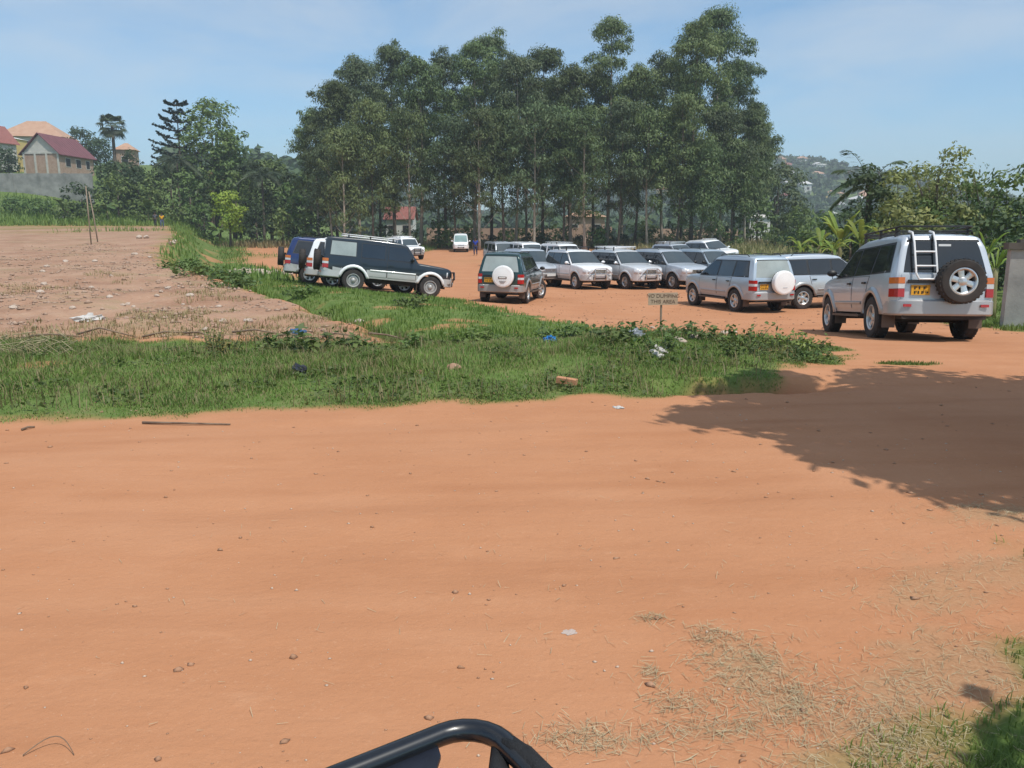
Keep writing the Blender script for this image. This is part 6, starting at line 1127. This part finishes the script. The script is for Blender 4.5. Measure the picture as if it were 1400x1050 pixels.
# people ------------------------------------------------------------------------
def skin_mesh(name, joints, edges, m, root=0, sub=1):
    me = bpy.data.meshes.new(name); me.from_pydata([j[:3] for j in joints], edges, []); o = bpy.data.objects.new(name, me); C.objects.link(o)
    md = o.modifiers.new('s', 'SKIN'); md.use_smooth_shade = True; o.modifiers.new('d', 'SUBSURF').levels = sub
    for v, j in zip(me.skin_vertices[0].data, joints): v.radius = (j[3], j[4] if len(j) > 4 else j[3]); v.use_root = False
    me.skin_vertices[0].data[root].use_root = True
    dg = bpy.context.evaluated_depsgraph_get(); dg.update(); r = bpy.data.meshes.new_from_object(o.evaluated_get(dg)); bpy.data.objects.remove(o); r.name = name; r.materials.clear(); r.materials.append(m); return r
def person(label, x, y, rz, h, shirt, trous, pose=0.0):
    k = h / 1.75; root = empty('person', (x, y, H(x, y)), rz); tag(root, label, 'person'); SK = mat('brown_skin', (.085, .045, .028), rough=.55, var=.08)
    J = [(0, 0, .95, .13, .10), (0, 0, 1.15, .125, .09), (0, 0, 1.38, .16, .10), (0, 0, 1.49, .055), (0, .01, 1.60, .085, .095), (0, .01, 1.70, .075, .085)]; E = [(0, 1), (1, 2), (2, 3), (3, 4), (4, 5)]
    for s in (-1, 1):
        b = len(J); st = .10 * s * pose
        J += [(s * .19, 0, 1.40, .055), (s * .24, -.02, 1.13, .042), (s * .25, .05 + .05 * s, .90, .032), (s * .25, .08 + .05 * s, .81, .036, .018)]; E += [(2, b), (b, b + 1), (b + 1, b + 2), (b + 2, b + 3)]
        for f in range(5): fb = len(J); J += [(s * (.262 - (.02 if f == 4 else 0)), .055 + .05 * s + .016 * f, .765 + (.03 if f == 4 else 0), .010), (s * (.258 - (.03 if f == 4 else 0)), .060 + .05 * s + .016 * f, .725 + (.025 if f == 4 else -.008 * (f in (1, 2))), .008)]; E += [(b + 3, fb), (fb, fb + 1)]
        b = len(J); J += [(s * .10, 0, .88, .085), (s * .11, st + .03, .50, .060), (s * .115, st, .09, .040), (s * .12, st + .13, .035, .040, .030)]; E += [(0, b), (b, b + 1), (b + 1, b + 2), (b + 2, b + 3)]
    sc_ = lambda A: [(a[0] * k, a[1] * k, a[2] * k, *(q * k for q in a[3:])) for a in A]
    bd = link('body', skin_mesh('body', sc_(J), E, SK), root)
    S = [(0, 0, .93, .145, .115), (0, 0, 1.15, .14, .105), (0, 0, 1.40, .165, .11), (0, 0, 1.46, .08)]; SE = [(0, 1), (1, 2), (2, 3)]
    for s in (-1, 1): b = len(S); S += [(s * .20, 0, 1.40, .075), (s * .225, -.01, 1.20, .062)]; SE += [(2, b), (b, b + 1)]
    link('shirt', skin_mesh('shirt', sc_(S), SE, shirt), root)
    T = [(0, 0, .96, .135, .115)]; TE = []
    for s in (-1, 1): st = .10 * s * pose; b = len(T); T += [(s * .10, 0, .86, .10), (s * .11, st + .03, .50, .078), (s * .115, st, .12, .062)]; TE += [(0, b), (b, b + 1), (b + 1, b + 2)]
    link('trousers', skin_mesh('trousers', sc_(T), TE, trous), root)
    hb = MB(); hb.lathe([(.001, 1.80), (.05, 1.79), (.088, 1.74), (.096, 1.68), (.09, 1.655)], 12, 'Z', (0, -.005, 0)); hb.V = [(a * k, b * k, c * k) for a, b, c in hb.V]; hb.obj('hair', mat('black_hair', (.012, .010, .009), rough=.8), root, True)
    fc = MB()
    for s in (-1, 1): fc.box((s * .032, .098, 1.655), (.022, .012, .010)); fc.box((s * .092, .01, 1.64), (.014, .03, .055))
    fc.box((0, .108, 1.63), (.022, .028, .04)); fc.box((0, .098, 1.588), (.045, .012, .010)); fc.V = [(a * k, b * k, c * k) for a, b, c in fc.V]; fc.obj('face_features', mat('dark_features', (.05, .026, .018), rough=.6), bd)
    return root
person('person in a bright blue top and dark trousers standing beside the white van', -3.49, 78, R(165), 1.74, mat('blue_cloth', (.02, .06, .42), rough=.9, var=.1), mat('dark_blue_cloth', (.02, .03, .09), rough=.9), .6)
person('person in a yellow top and blue trousers walking at the back of the field', -41.8, 98, R(190), 1.72, mat('yellow_cloth', (.80, .42, .02), rough=.9, var=.08), mat('denim', (.07, .10, .20), rough=.9), 1.0)
person('person in dark clothes walking beside the one in yellow', -43.03, 99, R(185), 1.76, mat('grey_cloth', (.10, .11, .13), rough=.9), mat('black_cloth', (.02, .02, .025), rough=.9), -1.0)
# motorcycle under the photographer ----------------------------------------------
mo = empty('motorcycle', (-.215, .962, 0), R(35)); tag(mo, 'black motorcycle with a tubular front rack and a dark carrier plate', 'motorcycle')
MBL = mat('gloss_black_enamel', (.006, .008, .012), rough=.30, coat=.25, spec=.6, var=.3, vscale=30); MPL = mat('dull_navy_plate', (.010, .013, .022), rough=.42, var=.35, vscale=18, bump=.0006, bscale=60); RAG = mat('black_cloth_wrap', (.012, .012, .013), rough=.75, var=.3, vscale=30, bump=.004, bscale=60)
RK = 1.0
def _rc(cx, cy, r, a0, a1, n=6): return [(cx + r * math.cos(R(a0 + (a1 - a0) * i / n)), cy + r * math.sin(R(a0 + (a1 - a0) * i / n)), RK) for i in range(n + 1)]
t = MB(); t.tube(_rc(.138, -.065, .065, 0, 90) + _rc(-.165, -.065, .065, 90, 180) + [(-.235, -.40, RK - .03), (-.2, -.50, RK - .06)] + [(.17, -.50, RK - .06), (.205, -.40, RK - .03)], .0158, 14, closed=True); t.obj('front_rack', MBL, mo, True)
pl_ = [(-.215, -.40), (.06, -.40), (.075, -.16), (.088, -.085), (.10, -.055), (.118, -.035), (.13, .0), (-.17, .0), (-.23, -.07)]
t = MB(); t.prism(pl_, RK - .010, RK - .004); t.obj('carrier_plate', MPL, mo)
t = MB(); rq = random.Random(2); pr = [(.204, -.075, RK), (.207, -.10, RK - .002), (.209, -.15, RK - .004), (.212, -.22, RK - .01), (.21, -.30, RK - .02)]
t.tube(pr, [.016, .0185, .0165, .0185, .0165], 11); t.tube([(.197, -.06, RK - .004), (.178, -.09, RK - .02), (.168, -.14, RK - .03), (.18, -.24, RK - .035)], [.008, .014, .018, .013], 9); t.V = [tuple(c + rq.uniform(-.0035, .0035) for c in v) for v in t.V]; t.obj('cloth_wrap', RAG, mo, True)
t = MB()
for sg in (-1, 1): t.tube([(sg * .09, -.02 + .0, .30), (sg * .09, -.28, .86), (sg * .09, -.33, .97)], .022, 8)
t.tube([(-.12, -.30, .90), (.12, -.30, .90)], .02, 8); t.obj('fork', CHROME, mo, True)
for sg in (-1, 1): t = MB(); t.tube([(sg * .10, -.42, RK - .06), (sg * .09, -.30, .90)], .010, 6); t.obj('rack_stay', MBL, mo)
def bike_wheel(y0):
    t = MB(); t.lathe([(.05, -.05), (.05, .05)], 12, 'X'); hub = t.obj('wheel', CHROME, mo, True, loc=(0, y0, .30))
    t = MB(); t.lathe([(.245, -.035), (.275, -.045), (.298, -.025), (.302, 0), (.298, .025), (.275, .045), (.245, .035)], 28, 'X'); t.obj('tyre', RUBBER, hub, True)
    t = MB(); t.lathe([(.248, -.032), (.232, -.02), (.232, .02), (.248, .032)], 28, 'X'); t.obj('rim', CHROME, hub, True)
    for k in range(16): a = k * math.pi / 8; q = MB(); q.tube([(.03 * (-1) ** k, .05 * math.cos(a), .05 * math.sin(a)), (0, .235 * math.cos(a), .235 * math.sin(a))], .002, 4); q.obj('spoke', CHROME, hub)
bike_wheel(-.02); bike_wheel(-1.28)
t = MB(); t.tube([(0, -.36, .88), (0, -.75, .80), (0, -1.0, .72), (0, -1.5, .74)], .03, 8).tube([(0, -.38, .80), (0, -.55, .42), (0, -.95, .36), (0, -1.28, .30)], .026, 8); t.obj('frame', MBL, mo, True)
t = MB(); t.lathe([(.001, -.30), (.10, -.24), (.135, -.05), (.13, .10), (.09, .22), (.001, .27)], 16, 'Y', (0, -.66, .86)); t.obj('tank', MBL, mo, True)
t = MB(); t.box((0, -1.22, .82), (.26, .72, .11), None, .86); t.obj('seat', RAG, mo)
t = MB(); t.box((0, -.75, .45), (.24, .36, .30)); t.obj('engine', CONCD, mo)
t = MB(); t.tube([(-.36, -.52, 1.0), (-.20, -.42, .99), (0, -.38, .98), (.20, -.42, .99), (.36, -.52, 1.0)], .012, 8); t.obj('handlebar', MBL, mo, True)
t = MB(); t.lathe([(.001, -.02), (.085, -.02), (.09, .02), (.001, .03)], 16, 'Y', (0, -.20, .80)); t.obj('headlight', CLEARL, mo, True)
t = MB(); t.tube([(0, .0, .64), (0, -.12, .63), (0, -.25, .55), (0, -.31, .42)], .05, 8); t.obj('mudguard', MBL, mo, True)
t = MB(); t.tube([(-.12, -.85, .02), (-.02, -.85, .30)], .012, 6); t.obj('side_stand', MBL, mo)
# haze ----------------------------------------------------------------------------
hz = MB(); hz.box((50, 920, 62), (3140, 1980, 160)); hm = bpy.data.materials.new('haze_air'); hm.use_nodes = True; hm.node_tree.nodes.clear(); ho = N(hm.node_tree, 'ShaderNodeOutputMaterial'); hv = N(hm.node_tree, 'ShaderNodeVolumePrincipled')
hv.inputs['Color'].default_value = (.80, .88, .96, 1); hv.inputs['Density'].default_value = .00064; hv.inputs['Anisotropy'].default_value = .1; hm.node_tree.links.new(hv.outputs[0], ho.inputs['Volume'])
tag(hz.obj('haze', hm), 'pale hazy air over the whole place', 'haze', kind='stuff')
